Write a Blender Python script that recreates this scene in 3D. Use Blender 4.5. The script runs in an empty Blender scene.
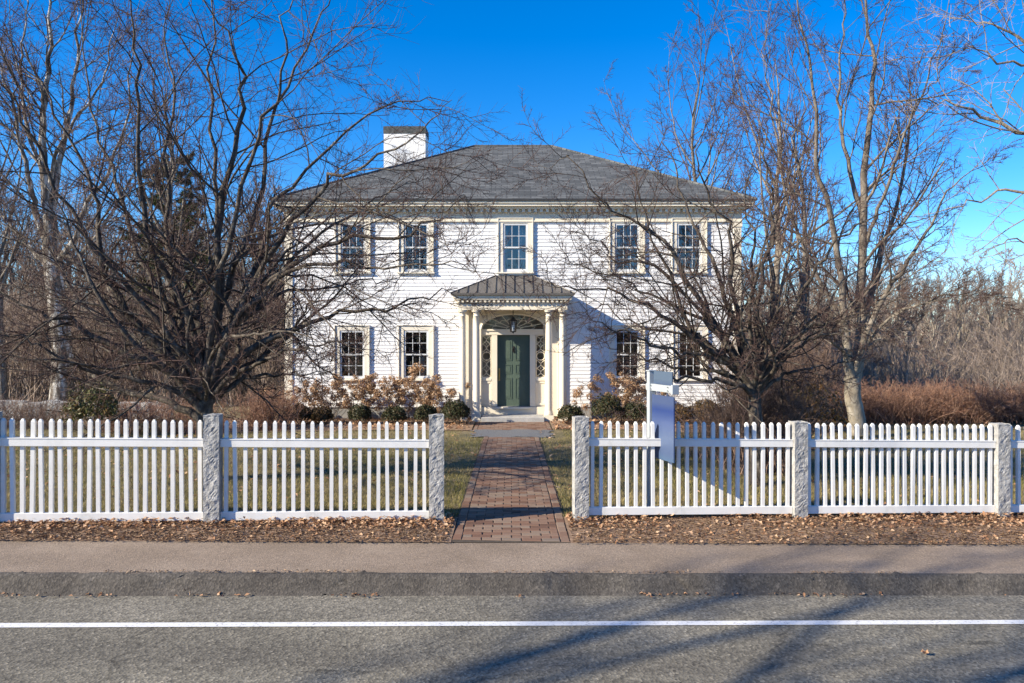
import bpy, math, random
import numpy as np
from mathutils import Vector, noise
random.seed(7)
rng = np.random.default_rng(11)
R = math.radians
scene = bpy.context.scene
COL = scene.collection
CAMH, F = 2.03, 760.0
HOR = 341.5
SUN_AZ, SUN_EL = 65.0, 27.0          # azimuth left of the view's rear axis, elevation

def px(x, y, Y):                      # survey: a measured direction and a distance give a place
    return np.array([(x - 512) * Y / F, Y, CAMH - (y - HOR) * Y / F])

def sm(a, b, x):
    t = np.clip((x - a) / (b - a), 0, 1)
    return t * t * (3 - 2 * t)

def G(X, Y):                          # lie of the land
    k = .022 * (1 - sm(10, 18, Y))
    return -k * np.clip(X, -16, 16) - .02 - .11 * sm(9, 19, Y)

def S(X):                             # the road runs at a slight angle
    return .068 * np.clip(X, -60, 60)

# ------------------------------------------------------------------ materials
def new_mat(name):
    m = bpy.data.materials.new(name); m.use_nodes = True
    nt = m.node_tree
    return m, nt, nt.nodes['Principled BSDF']

def ramp(nt, cols, fac):
    n = nt.nodes.new('ShaderNodeValToRGB'); e = n.color_ramp.elements
    while len(e) < len(cols): e.new(.5)
    for i, (p, c) in enumerate(cols):
        e[i].position = p; e[i].color = (*c, 1)
    nt.links.new(fac, n.inputs[0])
    return n.outputs[0]

def coords(nt, stretch=(1, 1, 1), which='Object'):
    tc = nt.nodes.new('ShaderNodeTexCoord')
    mp = nt.nodes.new('ShaderNodeMapping'); mp.inputs['Scale'].default_value = stretch
    nt.links.new(tc.outputs[which], mp.inputs[0])
    return mp.outputs[0]

def noise_n(nt, vec, scale, detail=4, rough=.6):
    n = nt.nodes.new('ShaderNodeTexNoise')
    n.inputs['Scale'].default_value = scale; n.inputs['Detail'].default_value = detail
    n.inputs['Roughness'].default_value = rough
    nt.links.new(vec, n.inputs['Vector'])
    return n.outputs[0]

def mix(nt, a, b, fac, mode='MIX'):
    n = nt.nodes.new('ShaderNodeMix'); n.data_type = 'RGBA'; n.blend_type = mode
    for s, v in ((n.inputs[0], fac), (n.inputs[6], a), (n.inputs[7], b)):
        if hasattr(v, 'is_output'): nt.links.new(v, s)
        elif isinstance(v, (int, float)): s.default_value = v
        else: s.default_value = (*v, 1)
    return n.outputs[2]

def bump(nt, h, strength, dist=.01):
    n = nt.nodes.new('ShaderNodeBump'); n.inputs['Strength'].default_value = strength
    n.inputs['Distance'].default_value = dist
    nt.links.new(h, n.inputs['Height'])
    return n.outputs[0]

def mat(name, cols, scale=5, detail=5, rough=.8, bmp=0, bscale=40, bdist=.01, stretch=(1, 1, 1),
        fine=None, spec=.3, metal=0):
    """noise-ramped colour; fine = (scale, cols) multiplies a second, finer noise"""
    m, nt, p = new_mat(name)
    v = coords(nt, stretch)
    if len(cols) == 1:
        p.inputs['Base Color'].default_value = (*cols[0][1], 1)
    else:
        c = ramp(nt, cols, noise_n(nt, v, scale, detail))
        if fine:
            c = mix(nt, c, ramp(nt, fine[1], noise_n(nt, v, fine[0], 3)), 1.0, 'MULTIPLY')
        nt.links.new(c, p.inputs['Base Color'])
    p.inputs['Roughness'].default_value = rough; p.inputs['Metallic'].default_value = metal
    p.inputs['Specular IOR Level'].default_value = spec
    if bmp: nt.links.new(bump(nt, noise_n(nt, v, bscale, 4), bmp, bdist), p.inputs['Normal'])
    return m

def mat_island(name, cols, rough=.8, trans=0, spec=.2, patch=None):
    """each small piece (leaf, blade, brick) has its own colour"""
    m, nt, p = new_mat(name)
    g = nt.nodes.new('ShaderNodeNewGeometry')
    c = ramp(nt, cols, g.outputs['Random Per Island'])
    if patch:
        c2 = ramp(nt, patch[1], g.outputs['Random Per Island'])
        v = coords(nt)
        f = ramp(nt, [(.38, (0, 0, 0)), (.62, (1, 1, 1))], noise_n(nt, v, patch[0], 4))
        c = mix(nt, c, c2, f)
    nt.links.new(c, p.inputs['Base Color'])
    p.inputs['Roughness'].default_value = rough; p.inputs['Specular IOR Level'].default_value = spec
    if trans:
        t = nt.nodes.new('ShaderNodeBsdfTranslucent'); nt.links.new(c, t.inputs[0])
        ms = nt.nodes.new('ShaderNodeMixShader'); ms.inputs[0].default_value = trans
        out = nt.nodes['Material Output']
        nt.links.new(p.outputs[0], ms.inputs[1]); nt.links.new(t.outputs[0], ms.inputs[2])
        nt.links.new(ms.outputs[0], out.inputs[0])
    return m

def glass_mat(name, tint=(.9, .93, .95), refl=1.0):
    m, nt, p = new_mat(name)
    nt.nodes.remove(p)
    out = nt.nodes['Material Output']
    fr = nt.nodes.new('ShaderNodeFresnel'); fr.inputs[0].default_value = 1.52
    mu = nt.nodes.new('ShaderNodeMath'); mu.operation = 'MULTIPLY'; mu.inputs[1].default_value = 3.0 * refl
    mu.use_clamp = True
    gl = nt.nodes.new('ShaderNodeBsdfGlossy'); gl.inputs['Roughness'].default_value = .01
    gl.inputs['Color'].default_value = (.95, .95, .95, 1)
    tr = nt.nodes.new('ShaderNodeBsdfTransparent'); tr.inputs[0].default_value = (*tint, 1)
    v = coords(nt)
    b = bump(nt, noise_n(nt, v, 2.2, 2), .12, .02)
    nt.links.new(b, gl.inputs['Normal'])
    ms = nt.nodes.new('ShaderNodeMixShader')
    nt.links.new(fr.outputs[0], mu.inputs[0]); nt.links.new(mu.outputs[0], ms.inputs[0])
    nt.links.new(tr.outputs[0], ms.inputs[1]); nt.links.new(gl.outputs[0], ms.inputs[2])
    nt.links.new(ms.outputs[0], out.inputs[0])
    return m

M = {}
M['siding'] = mat('white_clapboard_paint', [(.3, (.70, .695, .70)), (.6, (.77, .765, .765)), (.8, (.73, .72, .71))], 1.3, 6, .55,
                  .15, 60, .002, (1, 1, 5))
M['cream'] = mat('cream_trim_paint', [(.3, (.72, .65, .52)), (.7, (.77, .70, .575))], 2.0, 5, .5)
M['trim'] = mat('pale_window_trim', [(.3, (.69, .635, .53)), (.7, (.75, .695, .595))], 2.0, 5, .5)
M['signpost'] = mat('weathered_white_post', [(.3, (.30, .335, .36)), (.7, (.37, .40, .425))], 4, 5, .6)
M['white'] = mat('white_sash_paint', [(.3, (.60, .62, .635)), (.7, (.68, .69, .70))], 3, 4, .45)
M['fence'] = mat('white_fence_paint', [(.3, (.60, .59, .55)), (.42, (.72, .71, .68)), (.6, (.77, .76, .735))], 7, 8, .5,
                 .1, 30, .003, (1, 1, .4))
M['glass'] = glass_mat('window_glass')
M['room'] = mat('dark_room_wall', [(.3, (.28, .27, .255)), (.7, (.38, .36, .34))], 1.0)
M['curtain'] = mat('pale_curtain', [(.3, (.62, .62, .6)), (.7, (.75, .75, .72))], 3, 3, .9, 0, 1, .01, (6, 1, .3))
M['door'] = mat('green_door_paint', [(.3, (.074, .104, .082)), (.7, (.09, .124, .099))], 3, 4, .35)
M['brass'] = mat('brass', [(.3, (.55, .36, .12)), (.7, (.62, .42, .16))], 9, 3, .35, metal=1)
M['iron'] = mat('black_iron', [(.3, (.015, .015, .015)), (.7, (.03, .028, .026))], 9, 3, .5)
M['seam'] = mat('weathered_standing_seam', [(.3, (.085, .078, .072)), (.55, (.115, .105, .096)), (.75, (.15, .135, .12))], 3, 6, .45,
                stretch=(1.5, .5, .5), spec=.4)
M['gutter'] = mat('dark_drip_edge', [(.3, (.03, .03, .032)), (.7, (.05, .05, .05))], 4, 3, .5)
M['slate_cap'] = mat('dark_chimney_band', [(.35, (.035, .045, .045)), (.65, (.10, .10, .10))], 9, 4, .8, .4, 25)
M['chimney'] = mat('white_painted_brick', [(.3, (.70, .69, .68)), (.7, (.82, .82, .81))], 3, 5, .7)
M['granite'] = mat('rough_granite', [(.3, (.23, .23, .225)), (.5, (.39, .385, .375)), (.68, (.52, .51, .495))], 11, 9, .85, 1.0, 70, .009,
                   fine=(170, [(.36, (.5, .5, .5)), (.5, (.95, .95, .95)), (.62, (1, 1, 1))]))
M['step'] = mat('granite_step', [(.3, (.34, .34, .34)), (.7, (.5, .49, .47))], 6, 8, .8, .2, 60, .004, fine=(120, [(.35, (.7, .7, .7)), (.6, (1, 1, 1))]))
M['mulch'] = mat('pine_needle_mulch', [(.3, (.17, .108, .07)), (.5, (.26, .17, .112)), (.7, (.36, .25, .168))], 26, 8, .95, .8, 60, .012)
M['brick_joint'] = mat('path_sand', [(.3, (.05, .038, .03)), (.7, (.10, .08, .06))], 20, 5, .95, .5, 60)
M['gravel'] = mat('blue_grey_gravel', [(.3, (.08, .085, .095)), (.5, (.14, .145, .155)), (.7, (.22, .22, .225))], 45, 6, .9, .9, 60, .02)
M['foundation'] = mat('grey_foundation', [(.3, (.2, .2, .2)), (.7, (.32, .31, .3))], 4, 6, .9, .4, 30)
M['stone'] = mat('field_stone', [(.3, (.2, .19, .18)), (.55, (.38, .37, .35)), (.75, (.5, .49, .47))], 4, 8, .9, .7, 12, .05)
M['paint_line'] = mat('worn_road_paint', [(.30, (.17, .165, .155)), (.37, (.5, .5, .49)), (.45, (.72, .715, .70)), (.8, (.78, .775, .76))], 38, 8, .6, .4, 150, .004)
M['grass'] = mat_island('winter_grass_blades', [(0, (.075, .088, .02)), (.4, (.15, .15, .038)), (.75, (.28, .235, .085)), (1, (.40, .32, .15))], .8, .25,
                        patch=(.55, [(0, (.17, .15, .05)), (.4, (.30, .24, .11)), (.8, (.40, .32, .17)), (1, (.40, .32, .2))]))
M['leaf'] = mat_island('fallen_leaves', [(0, (.17, .085, .048)), (.35, (.34, .185, .10)), (.7, (.48, .29, .17)), (1, (.60, .42, .27))], .75, .15)
M['needle'] = mat_island('fallen_needles', [(0, (.19, .122, .078)), (.5, (.31, .208, .135)), (1, (.44, .32, .215))], .8)
M['brick'] = mat_island('path_bricks', [(0, (.115, .066, .048)), (.3, (.175, .10, .07)), (.6, (.20, .13, .095)), (.85, (.22, .16, .12)), (1, (.17, .135, .11))], .85)
M['boxleaf'] = mat_island('boxwood_leaves', [(0, (.022, .03, .013)), (.5, (.04, .046, .02)), (.8, (.065, .055, .026)), (1, (.1, .065, .035))], .5, .1)
M['bronzeleaf'] = mat_island('bronzed_boxwood_leaves', [(0, (.05, .04, .018)), (.5, (.11, .065, .025)), (.8, (.17, .09, .035)), (1, (.06, .06, .022))], .5, .1)
M['rholeaf'] = mat_island('broad_evergreen_leaves', [(0, (.045, .05, .018)), (.5, (.10, .10, .035)), (.8, (.15, .12, .05)), (1, (.14, .07, .03))], .45, .15)
M['pineleaf'] = mat_island('pine_needles', [(0, (.028, .045, .018)), (.6, (.06, .078, .028)), (1, (.11, .105, .045))], .6, .1)
M['flower'] = mat_island('dried_hydrangea_petals', [(0, (.20, .115, .065)), (.4, (.35, .215, .125)), (.75, (.47, .31, .19)), (1, (.58, .42, .28))], .85, .3)
M['hedgetwig'] = mat_island('red_brown_twigs', [(0, (.12, .06, .042)), (.4, (.235, .125, .085)), (.75, (.33, .195, .135)), (1, (.42, .28, .20))], .85)
M['brushtwig'] = mat_island('grey_brown_brush', [(0, (.10, .075, .06)), (.4, (.20, .15, .12)), (.75, (.31, .24, .19)), (1, (.42, .34, .28))], .9)
M['darktwig'] = mat_island('dark_brush', [(0, (.075, .05, .04)), (.5, (.18, .12, .092)), (1, (.32, .225, .175))], .9)
M['redtwig'] = mat_island('reddish_twigs', [(0, (.042, .024, .022)), (.5, (.085, .053, .046)), (1, (.15, .105, .09))], .8)
M['palewig'] = mat_island('pale_twigs', [(0, (.15, .115, .09)), (.5, (.28, .22, .18)), (1, (.42, .345, .29))], .85)
M['bark'] = mat('grey_bark', [(.32, (.07, .058, .048)), (.5, (.15, .128, .108)), (.62, (.22, .195, .165)), (.72, (.36, .35, .32))], 14, 8, .9, 1.0, 30, .02, (1, 1, .5))
M['darkbark'] = mat('dark_lichen_bark', [(.32, (.034, .027, .023)), (.52, (.085, .07, .057)), (.64, (.16, .14, .115)), (.75, (.33, .315, .285))], 12, 8, .9, 1.0, 30, .02, (1, 1, .5))
M['palebark'] = mat('pale_bark', [(.3, (.13, .105, .08)), (.5, (.22, .185, .145)), (.7, (.34, .30, .25))], 10, 8, .9, .8, 30, .02, (1, 1, .45))
def bark_by_height():      # smooth tan butt, darker stems above
    m, nt, p = new_mat('tan_to_grey_bark')
    v = coords(nt, (1, 1, .45)); n = noise_n(nt, v, 10, 8)
    lo = ramp(nt, [(.3, (.19, .155, .115)), (.5, (.29, .25, .19)), (.7, (.40, .36, .30))], n)
    hi = ramp(nt, [(.3, (.07, .056, .045)), (.5, (.135, .112, .09)), (.7, (.24, .21, .175))], n)
    s = nt.nodes.new('ShaderNodeSeparateXYZ'); nt.links.new(coords(nt), s.inputs[0])
    mr = nt.nodes.new('ShaderNodeMapRange'); mr.inputs[1].default_value = 1.0; mr.inputs[2].default_value = 3.2
    nt.links.new(s.outputs[2], mr.inputs[0])
    nt.links.new(mix(nt, lo, hi, mr.outputs[0]), p.inputs['Base Color']); p.inputs['Roughness'].default_value = .9
    nt.links.new(bump(nt, noise_n(nt, v, 30, 4), .8, .02), p.inputs['Normal'])
    return m
M['tanbark'] = bark_by_height()
M['mottledbark'] = mat('mottled_bark', [(.38, (.07, .058, .048)), (.5, (.15, .125, .10)), (.60, (.42, .40, .37)), (.75, (.55, .53, .50))], 7, 8, .9, 1.0, 20, .03, (1, 1, .3))
M['stem'] = mat('shrub_stem', [(.3, (.12, .085, .06)), (.7, (.24, .18, .13))], 20, 4, .9)
M['steel'] = mat('galvanised_bolt', [(.3, (.35, .35, .35)), (.7, (.5, .5, .5))], 9, 3, .4, metal=1)

def asphalt(name, dark, mid, light, tint_scale, grain, wear=False, contrast=1.0):
    m, nt, p = new_mat(name)
    v = coords(nt)
    base = ramp(nt, [(.3, dark), (.5, mid), (.72, light)], noise_n(nt, v, tint_scale, 7, .65))
    vo = nt.nodes.new('ShaderNodeTexVoronoi'); vo.inputs['Scale'].default_value = grain
    nt.links.new(v, vo.inputs['Vector'])
    sp = ramp(nt, [(.0, (.45, .45, .46)), (.45, (.95, .94, .93)), (.8, (1.35, 1.33, 1.3)), (1, (2.1, 2.05, 2.0))], vo.outputs['Color'])
    c = mix(nt, base, sp, contrast, 'MULTIPLY')
    if wear:      # polished wheel bands, oil drips and a few hairline cracks
        b_ = ramp(nt, [(.35, (.80, .80, .81)), (.6, (1.1, 1.1, 1.09))], noise_n(nt, coords(nt, (.06, 1.6, 1)), 1.0, 4, .55))
        c = mix(nt, c, b_, 1.0, 'MULTIPLY')
        o_ = ramp(nt, [(.27, (.45, .45, .45)), (.33, (1, 1, 1))], noise_n(nt, coords(nt, (.7, 2.2, 1)), 2.3, 3, .5))
        c = mix(nt, c, o_, 1.0, 'MULTIPLY')
        vc = nt.nodes.new('ShaderNodeTexVoronoi'); vc.feature = 'DISTANCE_TO_EDGE'; vc.inputs['Scale'].default_value = .33
        wv = nt.nodes.new('ShaderNodeVectorMath'); wv.operation = 'ADD'
        nn = nt.nodes.new('ShaderNodeTexNoise'); nn.inputs['Scale'].default_value = 1.7; nn.inputs['Detail'].default_value = 6
        nt.links.new(v, nn.inputs['Vector']); nt.links.new(v, wv.inputs[0]); nt.links.new(nn.outputs['Color'], wv.inputs[1]); nt.links.new(wv.outputs[0], vc.inputs['Vector'])
        c = mix(nt, c, ramp(nt, [(.0, (.35, .35, .35)), (.004, (.55, .55, .55)), (.007, (1, 1, 1))], vc.outputs['Distance']), .45, 'MULTIPLY')
    nt.links.new(c, p.inputs['Base Color'])
    p.inputs['Roughness'].default_value = .88; p.inputs['Specular IOR Level'].default_value = .25
    nt.links.new(bump(nt, vo.outputs['Distance'], .55, .006), p.inputs['Normal'])
    return m
M['asphalt'] = asphalt('road_asphalt', (.128, .117, .094), (.168, .154, .122), (.215, .197, .158), .9, 52, wear=True)
M['gutterpave'] = asphalt('gutter_asphalt', (.138, .127, .102), (.175, .161, .13), (.212, .195, .158), 1.4, 52)
M['walk'] = asphalt('sidewalk_asphalt', (.20, .155, .115), (.25, .195, .147), (.30, .238, .182), 1.1, 80, contrast=.55)
M['berm'] = asphalt('kerb_asphalt', (.06, .053, .046), (.082, .073, .063), (.115, .103, .089), 2.2, 60, contrast=.8)

def shingle_mat():
    m, nt, p = new_mat('grey_asphalt_shingles')
    v = coords(nt, (1, 1.13, 1))
    b = nt.nodes.new('ShaderNodeTexBrick')
    b.inputs['Scale'].default_value = 1; b.inputs['Brick Width'].default_value = .33; b.inputs['Row Height'].default_value = .16
    b.inputs['Mortar Size'].default_value = .011; b.inputs['Mortar Smooth'].default_value = .3; b.inputs['Bias'].default_value = -.1
    b.inputs['Color1'].default_value = (.060, .065, .066, 1); b.inputs['Color2'].default_value = (.135, .141, .141, 1)
    b.inputs['Mortar'].default_value = (.045, .045, .047, 1)
    nt.links.new(v, b.inputs['Vector'])
    n = ramp(nt, [(.3, (.8, .8, .8)), (.7, (1.15, 1.15, 1.15))], noise_n(nt, v, .8, 7))
    g = ramp(nt, [(.3, (.75, .75, .75)), (.7, (1.2, 1.2, 1.2))], noise_n(nt, v, 22, 4))
    c = mix(nt, mix(nt, b.outputs['Color'], n, 1.0, 'MULTIPLY'), g, 1.0, 'MULTIPLY')
    nt.links.new(c, p.inputs['Base Color']); p.inputs['Roughness'].default_value = .85
    iv = nt.nodes.new('ShaderNodeInvert'); nt.links.new(b.outputs['Fac'], iv.inputs['Color'])
    nt.links.new(bump(nt, iv.outputs[0], 1.0, .02), p.inputs['Normal'])
    return m
M['shingle'] = shingle_mat()

def ground_mat():
    m, nt, p = new_mat('winter_lawn_soil')
    v = coords(nt)
    a = ramp(nt, [(.3, (.055, .055, .02)), (.5, (.10, .09, .038)), (.7, (.20, .155, .08))], noise_n(nt, v, 14, 8))
    b = ramp(nt, [(.35, (.14, .11, .055)), (.6, (.26, .20, .11))], noise_n(nt, v, 20, 8))
    f = ramp(nt, [(.4, (0, 0, 0)), (.62, (1, 1, 1))], noise_n(nt, v, .5, 5))
    nt.links.new(mix(nt, a, b, f), p.inputs['Base Color']); p.inputs['Roughness'].default_value = .95
    nt.links.new(bump(nt, noise_n(nt, v, 60, 5), .8, .03), p.inputs['Normal'])
    return m
M['lawn'] = ground_mat()

def sign_mat(name, stops):
    m, nt, p = new_mat(name)
    v = coords(nt)
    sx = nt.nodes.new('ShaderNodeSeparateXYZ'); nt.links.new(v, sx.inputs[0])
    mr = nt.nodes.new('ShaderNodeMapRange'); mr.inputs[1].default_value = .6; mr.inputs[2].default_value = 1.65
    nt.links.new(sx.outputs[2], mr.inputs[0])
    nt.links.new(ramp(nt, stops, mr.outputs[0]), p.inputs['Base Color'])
    p.inputs['Roughness'].default_value = .4
    return m
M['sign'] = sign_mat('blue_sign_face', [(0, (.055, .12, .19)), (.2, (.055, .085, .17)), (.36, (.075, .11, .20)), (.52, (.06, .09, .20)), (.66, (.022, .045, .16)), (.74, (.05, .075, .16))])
M['rider'] = sign_mat('blue_grey_rider_face', [(.8, (.075, .105, .165)), (.92, (.05, .075, .145)), (1, (.075, .11, .165))])

# ------------------------------------------------------------------ object helpers
ORG = {}
def props(o, label=None, cat=None, group=None, kind=None):
    if label: o['label'] = label
    if cat: o['category'] = cat
    if group: o['group'] = group
    if kind: o['kind'] = kind
    return o

def thing(name, label, cat, loc=(0, 0, 0), group=None):
    o = bpy.data.objects.new(name, None); COL.objects.link(o)
    o.empty_display_size = .2
    o.location = loc; ORG[o.name] = np.array(loc, float)
    return props(o, label, cat, group)

def raw(name, verts, faces, m, parent=None, org=None, smooth=False):
    """one mesh object from world-space vertices; faces: list of int arrays (n,3)/(n,4) or list of tuples"""
    if parent is not None: org = ORG[parent.name]
    if org is None: org = np.zeros(3)
    org = np.array(org, float)
    V = np.asarray(verts, float) - org
    me = bpy.data.meshes.new(name)
    if isinstance(faces, list) and faces and isinstance(faces[0], np.ndarray):
        counts = np.concatenate([np.full(len(f), f.shape[1]) for f in faces])
        loops = np.concatenate([f.ravel() for f in faces]).astype(np.int32)
        me.vertices.add(len(V)); me.vertices.foreach_set('co', V.ravel().astype(np.float32))
        me.loops.add(len(loops)); me.loops.foreach_set('vertex_index', loops)
        me.polygons.add(len(counts))
        st = np.concatenate([[0], np.cumsum(counts)[:-1]]).astype(np.int32)
        me.polygons.foreach_set('loop_start', st)
        try: me.polygons.foreach_set('loop_total', counts.astype(np.int32))
        except Exception: pass
        if smooth: me.polygons.foreach_set('use_smooth', np.ones(len(counts), bool))
        me.update(calc_edges=True); me.validate()
    else:
        me.from_pydata([tuple(v) for v in V], [], [tuple(f) for f in faces]); me.update()
        if smooth:
            for p in me.polygons: p.use_smooth = True
    me.materials.append(m)
    o = bpy.data.objects.new(name, me); COL.objects.link(o)
    if parent is not None: o.parent = parent
    else: o.location = org
    ORG[o.name] = org
    return o

class MB:
    def __init__(s): s.v, s.f = [], []
    def add(s, vs, fs):
        b = len(s.v); s.v += [tuple(map(float, v)) for v in vs]; s.f += [tuple(i + b for i in f) for f in fs]; return s
    def box(s, x0, x1, y0, y1, z0, z1):
        return s.add([(x0, y0, z0), (x1, y0, z0), (x1, y1, z0), (x0, y1, z0), (x0, y0, z1), (x1, y0, z1), (x1, y1, z1), (x0, y1, z1)],
                     [(0, 3, 2, 1), (4, 5, 6, 7), (0, 1, 5, 4), (1, 2, 6, 5), (2, 3, 7, 6), (3, 0, 4, 7)])
    def obox(s, c, dx, dy, hx, hy, z0, z1, dz=0):
        """oriented box: centre c(x,y), unit dirs dx, dy, half sizes, dz = rise per metre along dx"""
        vs = []
        for z in (z0, z1):
            for a, b in ((-1, -1), (1, -1), (1, 1), (-1, 1)):
                vs.append((c[0] + dx[0] * hx * a + dy[0] * hy * b, c[1] + dx[1] * hx * a + dy[1] * hy * b, z + dz * hx * a))
        return s.add(vs, [(0, 3, 2, 1), (4, 5, 6, 7), (0, 1, 5, 4), (1, 2, 6, 5), (2, 3, 7, 6), (3, 0, 4, 7)])
    def quad(s, *p): return s.add(p, [tuple(range(len(p)))])
    def lathe(s, cx, cy, prof, n=24):
        vs, fs = [], []
        for r, z in prof:
            for i in range(n):
                a = 2 * math.pi * i / n; vs.append((cx + r * math.cos(a), cy + r * math.sin(a), z))
        for j in range(len(prof) - 1):
            for i in range(n):
                k = (i + 1) % n; fs.append((j * n + i, j * n + k, (j + 1) * n + k, (j + 1) * n + i))
        fs.append(tuple(range(n - 1, -1, -1))); fs.append(tuple((len(prof) - 1) * n + i for i in range(n)))
        return s.add(vs, fs)
    def tube(s, pts, r, n=6, closed=False):
        P = np.array(pts, float); m = len(P)
        T = np.gradient(P, axis=0) if not closed else np.roll(P, -1, 0) - np.roll(P, 1, 0)
        T /= np.linalg.norm(T, axis=1)[:, None] + 1e-9
        ref = np.array([0, 1, 0]) if abs(T[:, 1]).mean() < .8 else np.array([1, 0, 0])
        U = np.cross(T, ref); U /= np.linalg.norm(U, axis=1)[:, None] + 1e-9
        W = np.cross(T, U)
        rr = np.full(m, r) if np.isscalar(r) else np.array(r)
        vs = [P[i] + rr[i] * (math.cos(a) * U[i] + math.sin(a) * W[i]) for i in range(m) for a in [2 * math.pi * k / n for k in range(n)]]
        fs = []
        for i in range(m if closed else m - 1):
            j = (i + 1) % m
            for k in range(n):
                q = (k + 1) % n; fs.append((i * n + k, i * n + q, j * n + q, j * n + k))
        if not closed:
            fs.append(tuple(range(n - 1, -1, -1))); fs.append(tuple((m - 1) * n + k for k in range(n)))
        return s.add(vs, fs)
    def build(s, name, m, parent=None, org=None, smooth=False):
        return raw(name, s.v, s.f, m, parent, org, smooth)

def copy_tree(o, parent=None):
    c = o.copy(); COL.objects.link(c); c.parent = parent
    for ch in [k for k in list(o.children)]: copy_tree(ch, c)
    return c

def bevel(o, w=.006, seg=2):
    b = o.modifiers.new('bevel', 'BEVEL'); b.width = w; b.segments = seg; b.limit_method = 'ANGLE'
    return o

# ------------------------------------------------------------------ setting: terrain, road, sidewalk
def sheet(name, us, vs, fn, m, kind='structure'):
    """grid sheet; fn(u, v) -> x, y, z arrays"""
    U, W = np.meshgrid(np.array(us, float), np.array(vs, float))
    x, y, z = fn(U, W)
    V = np.stack([x, y, z], -1).reshape(-1, 3)
    nu, nv = len(us), len(vs)
    i = np.arange(nu - 1); j = np.arange(nv - 1)
    I, J = np.meshgrid(i, j); a = (J * nu + I).ravel()
    F4 = np.stack([a, a + 1, a + 1 + nu, a + nu], 1)
    o = raw(name, V, [F4], m, smooth=True)
    if kind: o['kind'] = kind
    return o

xs_far = [-900, -500, -250, -120, -70, -45, -30] + list(np.arange(-22, 22.01, .5)) + [30, 45, 70, 120, 250, 500, 900]
def terr(u, v):
    y = v + S(u) * (1 - sm(14, 30, v))
    low = np.where(v < 7.66, .45, .006)
    return u, y, G(u, y) - low
sheet('ground', xs_far, [-700, -300, -100, -40, -15, 0, 4, 7.6, 7.70] + list(np.arange(8, 20.1, .5)) + [22, 25, 30, 40, 60, 100, 200, 400, 900], terr, M['lawn'])
xs_road = [-160, -90, -50, -30] + list(np.arange(-16, 16.01, .5)) + [30, 50, 90, 160]
def road_z(u, v): return u, v + S(u), G(u, v + S(u)) - .145 + .02 * sm(6.5, 0, v)
sheet('road', xs_road, [-5, -2, 0, 2, 3, 4, 5, 5.5, 6.02], road_z, M['asphalt'])
sheet('road_shoulder', xs_road, [6.02, 6.3, 6.62], road_z, M['gutterpave'])
sheet('white_edge_line', xs_road, [5.855, 5.945], lambda u, v: (u, v + S(u), road_z(u, v)[2] + .005), M['paint_line'])
sheet('sidewalk', xs_road, [6.70, 6.9, 7.2, 7.5, 7.735], lambda u, v: (u, v + S(u), G(u, v + S(u)) + .003 * np.sin(u * 1.3)), M['walk'])
# kerb: a rolled asphalt berm
kx = np.concatenate([np.arange(-60, -9, 1.0), np.arange(-9, 9, .03), np.arange(9, 61, 1.0)])
prof = [(6.73, -.03), (6.725, .003), (6.70, .006), (6.674, -.006), (6.652, -.028), (6.634, -.058), (6.614, -.094), (6.592, -.126), (6.545, -.155)]
NOTCH = [-5.6, -4.05, -2.62, -1.2, .35, 1.3, 2.9, 3.6, 4.4, 6.1]
kv = []
for x in kx:
    for q, (v, dz) in enumerate(prof):
        n1 = noise.noise(Vector((x * 1.1, v * 3, 1))) * .018 + noise.noise(Vector((x * 7, v * 16, 4))) * .011 - .012 * max(0, noise.noise(Vector((x * 2.3, v * 6, 8))))
        w = 0 if q < 2 else 1
        n1 += .03 * max([0] + [1 - abs(x + .05 * q * math.sin(c_ * 9) - c_) / .035 for c_ in NOTCH])
        y = v + S(x) + n1 * w; kv.append((x, y, float(G(x, y)) + dz + n1 * .6 * w))
npf = len(prof); kf = []
for i in range(len(kx) - 1):
    for q in range(npf - 1):
        a = i * npf + q; kf.append((a, a + 1, a + 1 + npf, a + npf))
raw('kerb', kv, kf, M['berm'], smooth=True)['kind'] = 'structure'
# fence line
FT = .125
def fence_y(X): return 8.64 + FT * X
def fence_pt(x):                        # foot of the fence seen at column x
    u = (x - 512) / F; Y = 8.64 / (1 - FT * u); return u * Y, Y
PATHX = (-.62, .60)
def strip_xy(x0, x1, name):
    us = np.linspace(x0, x1, int((x1 - x0) / .12) + 2); vs = np.linspace(0, 1, 12)
    def fn(u, v):
        y0 = 7.735 + S(u); y1 = fence_y(u) + .16
        y = y0 + (y1 - y0) * v
        n = np.array([[noise.noise(Vector((a * 2.1, b * 2.1, 0))) for a, b in zip(ra, rb)] for ra, rb in zip(u, y)])
        return u, y, G(u, y) + .004 + np.clip(sm(0, .25, v), 0, 1) * (.014 + .018 * n) + .012 * sm(.45, .85, v) - .012 * sm(.93, 1, v)
    return sheet(name, us, vs, fn, M['mulch'])
strip_xy(-16, PATHX[0], 'mulch_strip'); strip_xy(PATHX[1], 16, 'mulch_strip')

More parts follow.
